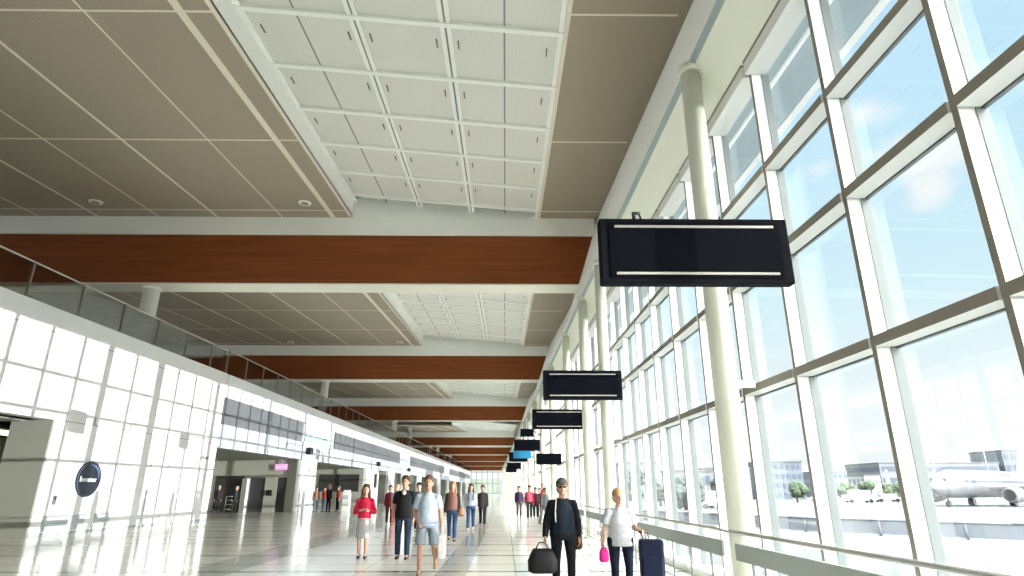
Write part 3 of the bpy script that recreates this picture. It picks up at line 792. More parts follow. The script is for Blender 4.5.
    # top
    def garment(name, m, add, sl, hemz, dy=0.0, fx=1.0, collar=.0):
        bm = B()
        rr = [(hemz, .172 * bb, .125 * bb), (.97, .168 * bb, .122 * bb), (1.07, .158 * bb, .12 * bb), (1.2, .160 * bb, .12 * bb), (1.30, .163, .12), (1.37, .124, .10), (1.42, .085 + collar, .078), (1.455 + collar, .066, .064)]
        loft(bm, [(z + dz, rx * fx + add, ry + add, 0, -lean * max(0, z - .95) + dy) for z, rx, ry in rr])
        for sd, sg in (('l', 1), ('r', -1)):
            sh, el, wr = J['a' + sd]
            ra = .058 * (1 + (bb - 1) * .6)
            capsule(bm, T(V((sg * .05, .01 + dy * .5, 1.398))), sh, .042 + add, .055 + add)
            if sl == 'short':
                frustum(bm, sh, sh.lerp(el, .72), ra + .004 + add, ra + .002 + add); capsule(bm, sh, sh.lerp(el, .3), ra + .004 + add, ra + add)
            elif sl == 'long':
                capsule(bm, sh, el, ra + add, .048 + add); frustum(bm, el, el.lerp(wr, .97), .048 + add, .036 + add)
            elif sl == '34':
                capsule(bm, sh, el, ra + add, .048 + add); frustum(bm, el, el.lerp(wr, .6), .048 + add, .042 + add)
        o = obj(name, bm, m, R); remesh(o, .012 if vox <= .012 else .016, 3)
    tm = cm('top_%.2f_%.2f_%.2f' % top, top)
    if outer:
        garment(topname, tm, .014, 'none', hem)
        garment('jacket', cm('outer_%.2f_%.2f_%.2f' % outer, outer), .016, 'long', hem - .03, dy=.045, fx=1.08, collar=.012)
    else:
        garment(topname, tm, .014, sleeve, hem)
    # shoes
    sm_ = cm('shoe_%.2f_%.2f' % shoe[:2], shoe, .5)
    for sd in 'lr':
        hp, kn, an = J[sd]
        lift = an.z - .085
        pit = min(.9, max(0, lift * 4)) if an.y > 0 else -min(.4, lift * 2)
        bm = B()
        q_ = Matrix.Rotation(pit, 3, 'X')
        P = lambda v: an + q_ @ V(v)
        capsule(bm, P((0, .035, -.045)), P((0, -.10, -.05)), .042, .038, 12); capsule(bm, P((0, -.10, -.05)), P((0, -.165, -.055)), .038, .03, 12); capsule(bm, P((0, .03, -.05)), P((0, .01, .0)), .045, .045, 12)
        o = obj('shoe', bm, sm_, R); remesh(o, .012, 2)
    R['dz'] = dz
    if extra: extra(R, J, T, dz)
    return R, J, dz
STR_ = {'l': ((0, -.28, -1), (0, -.02, -1)), 'r': ((0, .20, -1), (0, .48, -1))}
STR_R = {'r': ((0, -.28, -1), (0, -.02, -1)), 'l': ((0, .20, -1), (0, .48, -1))}
STAND = {'l': ((.04, 0, -1), (0, .02, -1)), 'r': ((-.04, 0, -1), (0, .02, -1))}
def world(R, p):   # person-local to world
    s = R.scale[0]; a = R.rotation_euler[2]
    return V((R.location[0] + s * (p[0] * math.cos(a) - p[1] * math.sin(a)), R.location[1] + s * (p[0] * math.sin(a) + p[1] * math.cos(a)), s * p[2]))

# man with cap
R, J, dz = person('man in grey flat cap, black jacket and black trousers carrying bags', .90, 10.0, .0, 1.65, (.010, .016, .025), (.008, .009, .012), (.05, .04, .035),
    legs={'l': ((.03, -.10, -1), (.0, .06, -1)), 'r': ((-.03, .06, -1), (0, .20, -1))}, arms={'r': ((-.34, .02, -1), (-.12, -.32, -1)), 'l': ((.28, .12, -1), (.02, -.30, -1))},
    outer=(.007, .0075, .010), cap=(.09, .085, .075), glasses=True, vox=.008, bulk=1.12, tone='tan', hem=.9)
h = world(R, J['ar'][2] + V((0, -.03, -.09)))
def bag(name, label, c_, hx, w_, hh, d_, m, strap=None, cat='bag'):
    t_ = thing(name, label, cat, (hx.x, hx.y, hx.z))
    bm = B(); loft(bm, [(-hh - .1, w_ * .40, d_ * .45, 0, 0), (-hh - .07, w_ * .52, d_ * .55, 0, 0), (-hh * .5 - .1, w_ * .54, d_ * .6, 0, 0), (-.14, w_ * .40, d_ * .4, 0, 0), (-.10, w_ * .34, d_ * .2, 0, 0)], 20, 3.0); obj('bag_body', bm, m, t_)
    bm = B()
    for sg in (-1, 1):
        capsule(bm, (sg * w_ * .25, 0, -.12), (sg * w_ * .12, 0, -.02), .009, .009, 8)
    capsule(bm, (-w_ * .12, 0, -.02), (w_ * .12, 0, -.02), .009, .009, 8); obj('handle', bm, m, t_)
    return t_
bag('travel_bag', 'soft black travel bag hanging from the capped man\'s right hand', 0, h + V((-.05, 0, .03)), .42, .34, .22, cm('bag_black', (.012, .012, .013), .6))
sh = world(R, J['al'][0])
t_ = thing('shoulder_bag', 'dark brown shoulder bag under the capped man\'s left arm', 'bag', (sh.x + .06, sh.y + .1, sh.z - .35))
bm = B(); loft(bm, [(-.3, .05, .14, 0, 0), (-.27, .075, .17, 0, 0), (-.05, .07, .16, 0, 0), (.0, .04, .14, 0, 0)], 20, 3.0); obj('bag_body', bm, cm('bag_brown', (.06, .03, .02), .6), t_)
bm = B(); capsule(bm, (0, -.1, -.02), (-.08, -.08, .36), .012, .012, 8); capsule(bm, (0, .1, -.02), (-.08, .08, .36), .012, .012, 8); capsule(bm, (-.08, -.08, .36), (-.08, .08, .36), .012, .012, 8); obj('strap', bm, MC['bag_brown'], t_)
bm = B(); a = V((-.10, -.152, 1.13 + dz)); capsule(bm, (-.125, -.125, 1.10 + dz), (-.13, -.14, 1.25 + dz), .009, .009, 8); capsule(bm, (-.13, -.14, 1.25 + dz), (-.115, -.115, 1.40 + dz), .009, .009, 8); capsule(bm, (-.115, -.115, 1.40 + dz), (-.10, -.04, 1.47 + dz), .009, .009, 8)
obj('strap', bm, cm('strap_beige', (.6, .58, .5)), R)

# woman with suitcase
R, J, dz = person('woman in white T-shirt and navy trousers walking beside the glazed wall', 1.74, 9.75, .05, 1.50, (.44, .45, .48), (.007, .010, .024), (.40, .27, .14),
    legs={'l': ((.04, .02, -1), (.0, .16, -1)), 'r': ((-.03, -.10, -1), (0, .04, -1))}, arms={'r': ((-.38, .0, -1), (-.12, -.12, -1)), 'l': ((.42, .1, -1), (.12, -.95, -.12))},
    vox=.008, bulk=1.22, hair='short', hem=.82, head_yaw=.1, topname='t_shirt', sleeve='short', shoe=(.5, .5, .5))
h = world(R, J['ar'][2] + V((0, -.02, -.05)))
t_ = thing('pink_pouch', 'bright pink pouch held in the white T-shirt woman\'s right hand', 'pouch', (h.x, h.y - .02, h.z - .2))
bm = B(); loft(bm, [(0, .05, .03, 0, 0), (.03, .075, .045, 0, 0), (.14, .07, .04, 0, 0), (.2, .03, .02, 0, 0)], 16, 2.6); obj('pouch_body', bm, cm('pink', (.55, .02, .20), .6), t_)
bm = B(); capsule(bm, (0, 0, .19), (0, 0, .23), .012, .012, 8); obj('wrist_loop', bm, MC['pink'], t_)
hh = world(R, J['al'][2] + nrm((.12, -.95, -.12)) * .08)
t_ = thing('wheeled_suitcase', 'navy wheeled suitcase pulled by the woman in the white T-shirt', 'suitcase', (2.44, 10.85, 0), -.12)
bm = B(); box(bm, -.20, .20, -.13, .13, .10, .72); obj('case_body', bm, cm('navy_case', (.010, .015, .040), .6), t_, bevel=.04)
bm = B(); box(bm, -.16, .16, -.165, -.125, .16, .46); obj('front_pocket', bm, MC['navy_case'], t_, bevel=.015)
bm = B(); box(bm, -.21, .21, -.14, .14, .08, .13); obj('base', bm, mat('case_base', (.25, .25, .23), .5), t_, bevel=.01)
for (sx, sy) in ((-.16, -.1), (.16, -.1), (-.16, .1), (.16, .1)):
    bm = B(); frustum(bm, (sx - .015, sy, .045), (sx + .015, sy, .045), .045, .045, 16); capsule(bm, (sx, sy, .05), (sx, sy, .1), .01, .01, 6); obj('wheel', bm, dark, t_)
ca = -(-.12); dxh, dyh = hh.x - 2.44, hh.y - 10.85
lxh = V((dxh * math.cos(.12) - dyh * math.sin(.12), dxh * math.sin(.12) + dyh * math.cos(.12), hh.z))
bm = B()
for sg in (-.05, .05): capsule(bm, (sg - .05, .1, .7), (lxh.x + sg, lxh.y, lxh.z), .008, .008, 8)
capsule(bm, (lxh.x - .06, lxh.y, lxh.z), (lxh.x + .06, lxh.y, lxh.z), .015, .015, 10); obj('pull_handle', bm, dark, t_)

# shorts man
R, J, dz = person('man in pale blue-grey short-sleeved shirt and grey shorts striding', -1.48, 12.3, .0, 1.75, (.36, .42, .50), (.22, .26, .31), (.10, .065, .04),
    legs={'r': ((-.02, -.18, -1), (0, .04, -1)), 'l': ((.10, -.05, -1), (.02, .95, -.75))}, arms={'r': ((-.30, .05, -1), (.45, -.5, -.8)), 'l': ((.25, .1, -1), (.1, .05, -1))},
    bottomk='shorts', vox=.008, bulk=1.08, tone='tan', hem=.86, shoe=(.25, .17, .1))
h = world(R, J['al'][2] + V((0, 0, -.06)))
t_ = thing('white_paper_bag', 'white carrier bag hanging behind the man in shorts', 'bag', (h.x + .02, h.y + .03, h.z))
bm = B(); box(bm, -.06, .06, -.14, .14, -.50, -.10); obj('bag_body', bm, cm('bag_white', (.78, .77, .72), .7), t_, bevel=.015)
bm = B(); capsule(bm, (0, -.07, -.11), (0, -.03, -.01), .006, .006, 6); capsule(bm, (0, .07, -.11), (0, .03, -.01), .006, .006, 6); capsule(bm, (0, -.03, -.01), (0, .03, -.01), .006, .006, 6); obj('handle', bm, MC['bag_white'], t_)

# black t-shirt man
R, J, dz = person('man in black shirt and dark jeans with something white at his collar', -2.36, 15.0, .0, 1.80, (.012, .012, .014), (.018, .03, .055), (.06, .035, .025),
    legs={'l': ((.03, -.12, -1), (0, .06, -1)), 'r': ((-.03, .04, -1), (0, .16, -1))}, arms={'r': ((-.22, .08, -1), (.1, -.25, -1)), 'l': ((.2, .1, -1), (.0, -.2, -1))}, vox=.008, bulk=1.06, tone='tan', sleeve='short', hem=.86)
bm = B(); ball(bm, (0, -.115, 1.40 + dz), (.045, .02, .05), 10); obj('white_collar', bm, cm('collar_white', (.7, .68, .62)), R)
# red woman
R, J, dz = person('woman in red cardigan and pale grey skirt with hands joined', -3.32, 15.2, .1, 1.61, (.55, .02, .06), (.40, .39, .39), (.10, .045, .03),
    legs={'l': ((.0, -.10, -1), (0, .08, -1)), 'r': ((0, .03, -1), (0, .14, -1))}, arms={'r': ((-.30, .0, -1), (.85, -.55, .25)), 'l': ((.30, .0, -1), (-.85, -.55, .20))},
    sleeve='34', bottomk='skirt', hair='long', vox=.008, bulk=.95, hem=.88, topname='cardigan', shoe=(.03, .02, .02))
# woman dark jacket
R, J, dz = person('woman in dark jacket and jeans with long reddish blond hair', -1.66, 20.2, .0, 1.74, (.22, .11, .09), (.03, .06, .13), (.34, .17, .10),
    legs=STR_, outer=(.035, .032, .035), hair='long', vox=.012)
h = world(R, J['al'][1])
t_ = thing('tan_handbag', 'tan handbag at the elbow of the woman in the dark jacket', 'bag', (h.x + .08, h.y, h.z - .02))
bm = B(); loft(bm, [(-.32, .07, .12, 0, 0), (-.28, .09, .15, 0, 0), (-.1, .08, .13, 0, 0), (-.06, .03, .1, 0, 0)], 16, 3); obj('bag_body', bm, cm('tan_leather', (.35, .2, .12)), t_)
bm = B(); capsule(bm, (0, -.08, -.08), (-.05, -.03, .06), .01, .01, 6); capsule(bm, (0, .08, -.08), (-.05, .03, .06), .01, .01, 6); capsule(bm, (-.05, -.03, .06), (-.05, .03, .06), .01, .01, 6); obj('handle', bm, MC['tan_leather'], t_)
# grey top woman w/ backpack straps
R, J, dz = person('woman in light grey top and slim blue jeans with long dark hair', -1.36, 25.5, .0, 1.73, (.34, .38, .44), (.03, .07, .15), (.05, .035, .03),
    legs=STR_R, hair='long', vox=.013, sleeve='long', shoe=(.5, .5, .5))
bm = B()
for sg in (-1, 1): capsule(bm, (sg * .10, -.135, 1.15 + dz), (sg * .105, -.12, 1.42 + dz), .018, .018, 8)
obj('backpack_straps', bm, dark, R)
person('person in dark coat half hidden beside the woman in light grey top', -.98, 28.0, .0, 1.70, (.05, .045, .045), (.02, .02, .025), (.10, .06, .04), legs=STR_, vox=.016, sleeve='long', hem=.75, topname='coat')
person('dark-haired person in a grey top behind the man in shorts', -3.25, 24.0, .0, 1.76, (.10, .11, .13), (.02, .025, .04), (.02, .02, .025), legs=STR_, vox=.016, sleeve='long')
person('person in dark red top behind the red-cardigan woman', -5.30, 29.4, .2, 1.70, (.16, .02, .03), (.12, .03, .04), (.05, .03, .02), legs=STR_, vox=.016, sleeve='long')
person('blond person in blue and white top with coral trousers', -4.92, 29.0, -.1, 1.72, (.30, .40, .62), (.66, .20, .19), (.42, .30, .2), legs=STR_R, vox=.016, shoe=(.4, .2, .15))
# waiting group by second opening
G = 'people waiting outside the second opening'
person('person in brown and orange top and blue jeans, leftmost of the waiting group', -13.75, 46.4, .4, 1.72, (.30, .17, .12), (.13, .19, .27), (.06, .04, .03), legs=STAND, vox=.016, sleeve='long', group=G)
person('person in red top and blue jeans, second in the waiting group', -13.25, 46.8, -.3, 1.70, (.50, .05, .04), (.12, .2, .32), (.05, .04, .03), legs=STAND, vox=.016, group=G)
person('tall person all in black in the middle of the waiting group', -12.75, 46.2, 2.6, 1.84, (.012, .012, .014), (.012, .012, .014), (.30, .2, .12), legs=STAND, vox=.016, sleeve='long', group=G, bulk=1.1)
person('person in rust red top and black trousers beside the white kiosk', -12.2, 46.6, -.8, 1.76, (.36, .07, .06), (.015, .015, .018), (.2, .12, .08), legs=STAND, vox=.016, sleeve='34', group=G)
# distant group on the right
G = 'distant walkers on the right'
person('distant walker in dark purple, leftmost of the far right group', .82, 37.0, 0, 1.70, (.05, .03, .07), (.09, .07, .09), (.03, .02, .02), legs=STR_, vox=.018, sleeve='long', group=G)
person('distant walker in red jacket over pink top', 1.33, 34.5, 0, 1.73, (.60, .12, .18), (.03, .035, .05), (.05, .03, .03), legs=STR_R, vox=.018, outer=(.30, .015, .03), group=G)
person('distant walker in long black coat right of the red jacket', 1.72, 35.6, 0, 1.62, (.05, .012, .018), (.01, .01, .012), (.03, .015, .02), legs=STR_, vox=.018, sleeve='long', hem=.68, topname='coat', group=G)
person('distant walker in dark green-black jacket behind the black coat', 2.02, 37.2, 0, 1.60, (.015, .025, .022), (.015, .018, .02), (.02, .02, .02), legs=STR_R, vox=.018, sleeve='long', group=G)
person('distant walker in rust top and white trousers', 2.30, 38.5, 0, 1.86, (.34, .06, .06), (.62, .6, .6), (.3, .2, .12), legs=STR_, vox=.018, sleeve='long', group=G)
person('stooping person in charcoal hooded coat beside the far handrail', 1.80, 29.6, .5, 1.60, (.07, .075, .08), (.16, .17, .18), (.08, .08, .08), legs=STR_, vox=.018, sleeve='long', hem=.72, lean=.25, topname='coat', group=G)
person('shop visitor in dark jacket at the left of the first opening', -20.35, 45.3, .3, 1.78, (.035, .03, .035), (.03, .03, .035), (.4, .38, .35), legs=STAND, vox=.018, sleeve='long')
person('shop visitor with pale hair next to the white post in the first opening', -19.35, 45.9, -.3, 1.74, (.07, .08, .08), (.12, .14, .14), (.5, .42, .3), legs=STAND, vox=.018, sleeve='long')

# ------------------------------------------------------------------ outside
GZ = -.7
b_ = B(); box(b_, 4.2, 900, -60, 900, GZ - .5, GZ); box(b_, -400, 4.2, END + 2, 900, GZ - .5, GZ); struct(obj('ground', b_, concrete))
b_ = B(); box(b_, 3.9, 4.5, -10, 40, GZ, -.02); struct(obj('plinth', b_, conc_light))
# guard fence
F = [V((8, 52, GZ)), V((13.3, 41.5, GZ)), V((15.5, 37.2, GZ)), V((17.6, 33.6, GZ)), V((22.7, 28.6, GZ)), V((32, 21, GZ))]
fe = thing('guard_fence', 'low blue-grey guard fence with leaning posts along the apron edge', 'fence')
bt = B(); bp = B(); bk = B()
for a, c_ in zip(F[:-1], F[1:]):
    capsule(bt, a + V((0, 0, .75)), c_ + V((0, 0, .75)), .045, .045, 8)
    d_ = (c_ - a).normalized(); nn = V((-d_.y, d_.x, 0))
    hexa(bp, [a + V((0, 0, .05)), c_ + V((0, 0, .05)), c_ + nn * .03 + V((0, 0, .05)), a + nn * .03 + V((0, 0, .05)), a + V((0, 0, .72)), c_ + V((0, 0, .72)), c_ + nn * .03 + V((0, 0, .72)), a + nn * .03 + V((0, 0, .72))])
    hexa(bk, [a - nn * .15, c_ - nn * .15, c_ + nn * .15, a + nn * .15, a - nn * .15 + V((0, 0, .09)), c_ - nn * .15 + V((0, 0, .09)), c_ + nn * .15 + V((0, 0, .09)), a + nn * .15 + V((0, 0, .09))])
obj('top_tube', bt, mat('fence_grey', (0.090, 0.102, 0.120), .6), fe); obj('mesh_panel', bp, mat('fence_panel', (0.130, 0.151, 0.178), .8), fe); obj('kerb', bk, mat('fence_kerb', (.30, .32, .34), .8), fe)
for a, c_ in zip(F[:-1], F[1:]):
    n = int((c_ - a).length / 3.2)
    for k in range(n):
        p = a.lerp(c_, (k + .5) / n); bm = B(); capsule(bm, p + V((-.1, -.25, 0)), p + V((.05, 0, .75)), .05, .05, 8); obj('post', bm, bpy.data.materials['fence_grey'], fe)
b_ = B()
for a, c_ in zip(F[:-1], F[1:]):
    hexa(b_, [a + V((-7, -7, 0)), c_ + V((-7, -7, 0)), c_ + V((-.3, -.3, 0)), a + V((-.3, -.3, 0)), a + V((-7, -7, .02)), c_ + V((-7, -7, .02)), c_ + V((-.3, -.3, .02)), a + V((-.3, -.3, .02))])
struct(obj('service_road', b_, mat('pale_road', (.26, .26, .255), .9)))

def building(label, x0, x1, y0, y1, h, m, floors, wm, cat='building', bandw=.5, vertical=0):
    t_ = thing('building', label, cat, ((x0 + x1) / 2, (y0 + y1) / 2, GZ))
    w_, d_ = (x1 - x0) / 2, (y1 - y0) / 2
    bm = B(); box(bm, -w_, w_, -d_, d_, 0, h); obj('wall', bm, m, t_)
    fh = h / floors
    for k in range(floors):
        bm = B()
        z0 = k * fh + fh * (1 - bandw) / 2
        if vertical:
            n = vertical
            for q_ in range(n):
                xa = -w_ + (q_ + .2) * 2 * w_ / n
                box(bm, xa, xa + 1.2 * w_ / n, -d_ - .1, -d_, z0, z0 + fh * bandw)
            n2 = max(2, int(n * d_ / w_))
            for q_ in range(n2):
                ya = -d_ + (q_ + .2) * 2 * d_ / n2
                box(bm, -w_ - .1, -w_, ya, ya + 1.2 * d_ / n2, z0, z0 + fh * bandw)
        else:
            box(bm, -w_ * .97, w_ * .97, -d_ - .1, -d_, z0, z0 + fh * bandw); box(bm, -w_ - .1, -w_, -d_ * .97, d_ * .97, z0, z0 + fh * bandw)
        obj('window_band', bm, wm, t_)
    bm = B(); box(bm, -w_ - .2, w_ + .2, -d_ - .2, d_ + .2, h, h + .3); obj('roof', bm, mat('roof_pale', (0.084, 0.093, 0.102), .7), t_)
bm_a = mat('block_blue_grey', (0.090, 0.108, 0.131), .7); bw_a = mat('block_glass', (0.048, 0.072, 0.102), .4)
pale = mat('terminal_pale', (0.118, 0.134, 0.160), .7); dkb = mat('terminal_dark_band', (0.036, 0.051, 0.078), .5)
building('grey-blue multi-storey block seen right behind the first column', 62, 71.5, 150, 166, 8.6, bm_a, 4, bw_a, vertical=7)
building('pale low block right of the grey-blue multi-storey one', 97, 104, 190, 206, 7.4, mat('pale_block', (0.126, 0.149, 0.171), .7), 3, bw_a, vertical=5)
building('white tall box building in front of the hills', 92, 96, 160, 168, 5.6, mat('bright_block', (0.360, 0.372, 0.372), .7), 2, pale, vertical=2)
building('long pale terminal with two dark window bands behind the aircraft', 118, 156, 196, 216, 10.2, pale, 3, dkb, bandw=.45)
building('boxy control building above the aircraft fuselage', 158, 170, 196, 210, 14.0, mat('control_grey', (0.109, 0.126, 0.143), .7), 4, bw_a, vertical=5)
building('low pale hangar at the right edge beyond the aircraft', 176, 200, 190, 210, 11.0, mat('hangar_grey', (0.101, 0.113, 0.130), .7), 2, pale)
building('small white roofed house left of the first column', 27, 33, 100, 108, 5.0, mat('house_white', (0.144, 0.151, 0.158), .7), 2, bw_a, vertical=3)
building('grey workshop between trees left of the first column', 19, 24, 100, 108, 6.2, mat('workshop', (0.120, 0.138, 0.162), .7), 2, bw_a, vertical=3)
building('bluish hangar just left of the first column', 38, 47, 120, 130, 6.0, mat('bluish_hangar', (0.102, 0.132, 0.168), .7), 2, pale)
# hills
b_ = B(); n = 60
for k in range(n):
    a0 = k / n
    x0_ = 150 + 650 * a0; x1_ = 150 + 650 * (a0 + 1 / n)
    hz = lambda t: 14 + 9 * math.sin(t * 7) + 4 * math.sin(t * 19 + 1)
    hexa(b_, [(x0_, 640, GZ), (x1_, 640, GZ), (x1_, 760, GZ), (x0_, 760, GZ), (x0_, 690, hz(a0)), (x1_, 690, hz(a0 + 1 / n)), (x1_, 720, hz(a0 + 1 / n)), (x0_, 720, hz(a0))])
o = obj('hills', b_, mat('hill_blue', (0.120, 0.153, 0.192), .95)); struct(o)
b_ = B(); box(b_, -120, 150, 380, 400, GZ, 8); struct(obj('far_treeline', b_, add_noise(mat('treeline', (.3, .36, .3), .9), (.08, .10, .075), (.13, .15, .13), s=.1)))

def tree(label, x, y, h, r, col):
    t_ = thing('tree', label, 'tree', (x, y, GZ), random.random() * 6, 'trees beyond the apron')
    bm = B(); frustum(bm, (0, 0, 0), (0, 0, h * .5), r * .1, r * .07, 8); obj('trunk', bm, mat('bark', (.12, .09, .07), .9), t_)
    bm = B()
    for k in range(14):
        a = random.random() * 6.3; rr = r * .6 * random.random() ** .5
        c_ = V((rr * math.cos(a), rr * math.sin(a), h * (.35 + .55 * random.random())))
        g = bmesh.ops.create_icosphere(bm, subdivisions=2, radius=r * (.3 + .2 * random.random()), matrix=Matrix.Translation(c_))
        for v in g['verts']: v.co += V((random.uniform(-1, 1), random.uniform(-1, 1), random.uniform(-1, 1))) * r * .06
    m = mat('foliage', col, .9); add_noise(m, tuple(v * .7 for v in col), tuple(v * 1.3 for v in col), s=3)
    obj('crown', bm, m, t_)
gr = (.05, .075, .045)
for i, (px_, yy, h, r, lab) in enumerate([(.543, 140, 3.4, 2.2, 'leftmost bushy green tree in the row in front of the hills'), (.578, 146, 3.8, 2.4, 'broad green tree in the middle of the row in front of the hills'),
        (.615, 140, 3.2, 2.4, 'right-hand green tree in the row in front of the hills'), (.64, 150, 3.6, 3.0, 'green tree right of the row, before the long terminal'),
        (.462, 120, 3.6, 2.0, 'small tree at the right corner of the grey-blue block'),
        (.205, 70, 4.6, 1.4, 'tall narrow dark tree seen beyond the woman in white'), (.285, 74, 3.4, 2.4, 'rounded dark tree left of the first column'), (.245, 90, 3.4, 2.0, 'low tree between the two darker ones'), (.35, 95, 4.6, 2.4, 'tree hugging the first column on its left')]):
    tree(lab, px_ * yy, yy, h, r, gr if i < 5 else (.035, .05, .05))
# parked vehicles
def vehicle(label, x, y, l, h, col):
    t_ = thing('vehicle', label, 'vehicle', (x, y, GZ), random.uniform(-.2, .2), 'vehicles parked across the apron')
    bm = B(); box(bm, -l / 2, l / 2, -.9, .9, .35, h * .6); obj('body', bm, mat('veh', col, .4), t_, bevel=.15)
    bm = B(); box(bm, -l * .3, l * .35, -.8, .8, h * .6 - .02, h); obj('cabin', bm, mat('veh_glass', (.25, .3, .36), .2), t_, bevel=.15)
    for sx in (-l * .32, l * .32):
        for sy in (-.9, .9):
            bm = B(); frustum(bm, (sx, sy - .1, .35), (sx, sy + .1, .35), .35, .35, 14); obj('wheel', bm, dark, t_)
for px_, yy, l, h, c_, lab in ((.505, 118, 4.6, 1.6, (.5, .5, .52), 'silver car parked below the white box building'), (.56, 116, 5.4, 2.2, (.75, .76, .78), 'white van parked below the row of trees'),
        (.605, 122, 4.6, 1.5, (.3, .32, .36), 'dark car parked below the middle of the trees'), (.66, 118, 5.6, 2.4, (.7, .7, .7), 'white van parked at the right end of the trees'),
        (.33, 80, 5.0, 2.1, (.75, .76, .78), 'white van just left of the first column'), (.305, 84, 4.4, 1.5, (.4, .4, .45), 'grey car beside the rounded dark tree')):
    vehicle(lab, px_ * yy, yy, l, h, c_)
# airliner
ax_ = V((.86, .51, 0)).normalized()
pl = thing('airliner', 'white passenger jet parked on the apron behind the rightmost panes', 'airplane', (57.6, 84.5, GZ), math.atan2(.51, .86))
wm_ = mat('jet_white', (0.138, 0.147, 0.159), .3); gm_ = mat('jet_grey', (0.050, 0.061, 0.076), .4)
bm = B()   # fuselage along local +x, nose at 0
prof = [(0, .05, 2.35), (.5, .55, 2.45), (1.5, 1.15, 2.6), (3, 1.6, 2.85), (5, 1.88, 3.05), (22, 1.88, 3.05), (28, 1.4, 3.45), (33, .5, 4.1), (34, .15, 4.2)]
R_ = []
for x_, r, z in prof: R_.append([bm.verts.new((x_, r * math.cos(2 * PI * i / 28), z + r * math.sin(2 * PI * i / 28))) for i in range(28)])
for k in range(len(R_) - 1):
    for i in range(28): f = bm.faces.new((R_[k][i], R_[k][(i + 1) % 28], R_[k + 1][(i + 1) % 28], R_[k + 1][i])); f.smooth = True
bm.faces.new(R_[0]); bm.faces.new(R_[-1][::-1]); bmesh.ops.recalc_face_normals(bm, faces=bm.faces[:]); obj('fuselage', bm, wm_, pl)
for sg in (-1, 1):
    bm = B(); hexa(bm, [(12, sg * 1.5, 2.1), (18, sg * 1.5, 2.1), (20.2, sg * 16, 3.1), (18.6, sg * 16, 3.1), (12, sg * 1.5, 2.5), (18, sg * 1.5, 2.4), (20.2, sg * 16, 3.2), (18.6, sg * 16, 3.2)])
    bmesh.ops.recalc_face_normals(bm, faces=bm.faces[:]); wg = obj('wing', bm, gm_ if sg < 0 else wm_, pl)
    bm = B(); hexa(bm, [(18.7, sg * 15.9, 3.1), (20.1, sg * 15.9, 3.1), (20.1, sg * 16.05, 3.1), (18.7, sg * 16.05, 3.1), (20.2, sg * 16.5, 5.6), (20.8, sg * 16.5, 5.6), (20.8, sg * 16.6, 5.6), (20.2, sg * 16.6, 5.6)]); bmesh.ops.recalc_face_normals(bm, faces=bm.faces[:]); obj('winglet', bm, wm_, wg)
    bm = B(); 
    for (xa, ra, xb, rb) in ((9.2, .85, 10, 1.05), (10, 1.05, 12, 1.0), (12, 1.0, 13.6, .6)): frustum(bm, (xa, sg * 5, 1.55), (xb, sg * 5, 1.55), ra, rb, 22)
    obj('engine', bm, wm_, pl)
    bm = B(); frustum(bm, (9.15, sg * 5, 1.55), (9.25, sg * 5, 1.55), .72, .72, 20); obj('intake', bm, dark, pl)
    bm = B(); hexa(bm, [(29, sg * .6, 4.1), (32, sg * .6, 4.1), (33.6, sg * 6, 4.5), (32.4, sg * 6, 4.5), (29, sg * .6, 4.3), (32, sg * .6, 4.3), (33.6, sg * 6, 4.6), (32.4, sg * 6, 4.6)]); bmesh.ops.recalc_face_normals(bm, faces=bm.faces[:]); obj('tailplane', bm, wm_, pl)
    bm = B()
    for dx in (-.2, ): frustum(bm, (16.3, sg * 2.6 - .35, .55), (16.3, sg * 2.6 + .35, .55), .55, .55, 18); capsule(bm, (16.3, sg * 2.6, .55), (16.3, sg * 2.3, 2.2), .12, .12, 8)
    obj('landing_gear', bm, dark, pl)
bm = B(); hexa(bm, [(27, -.15, 4.6), (33, -.15, 4.6), (33, .15, 4.6), (27, .15, 4.6), (32, -.08, 11), (34.5, -.08, 11), (34.5, .08, 11), (32, .08, 11)]); obj('tail_fin', bm, wm_, pl)
bm = B(); frustum(bm, (3.4, -.25, .4), (3.4, .25, .4), .4, .4, 16); capsule(bm, (3.4, 0, .4), (3.4, 0, 1.6), .1, .1, 8); obj('nose_gear', bm, dark, pl)
bm = B()
for k in range(34): box(bm, 5.2 + .55 * k, 5.45 + .55 * k, -1.90, -1.86, 3.15, 3.5)
obj('window_row', bm, mat('jet_windows', (.008, .04, .08), .5), pl)
bm = B()
for k in range(5):
    a0, a1 = math.radians(34 + 5 * k), math.radians(39 + 5 * k)
    P0 = lambda x_, a, r: (x_, -r * math.cos(a), 3.05 + r * math.sin(a))
    hexa(bm, [P0(14.5, a0, 1.87), P0(20.5, a0, 1.87), P0(20.5, a0, 1.92), P0(14.5, a0, 1.92), P0(14.5, a1, 1.87), P0(20.5, a1, 1.87), P0(20.5, a1, 1.92), P0(14.5, a1, 1.92)])
bmesh.ops.recalc_face_normals(bm, faces=bm.faces[:]); obj('red_title', bm, mat('title_pink', (.36, .03, .08), .6), pl)
bm = B(); box(bm, 1.55, 2.3, -1.0, 1.0, 3.35, 3.65); obj('cockpit_window', bm, dark, pl)

# lamp masts
for k, (px_, yy, h, lab) in enumerate(((.69, 150, 21, 'thin light mast above the aircraft nose'), (.777, 150, 23, 'thin light mast above the aircraft fuselage'))):
    t_ = thing('light_mast', lab, 'light mast', (px_ * yy, yy, GZ), 0, 'light masts on the apron')
    bm = B(); frustum(bm, (0, 0, 0), (0, 0, h), .14, .07, 8); obj('pole', bm, mat('mast', (.35, .38, .4), .5), t_)
    bm = B(); box(bm, -.7, .7, -.15, .15, h, h + .25); obj('lamp_head', bm, bpy.data.materials['mast'], t_)

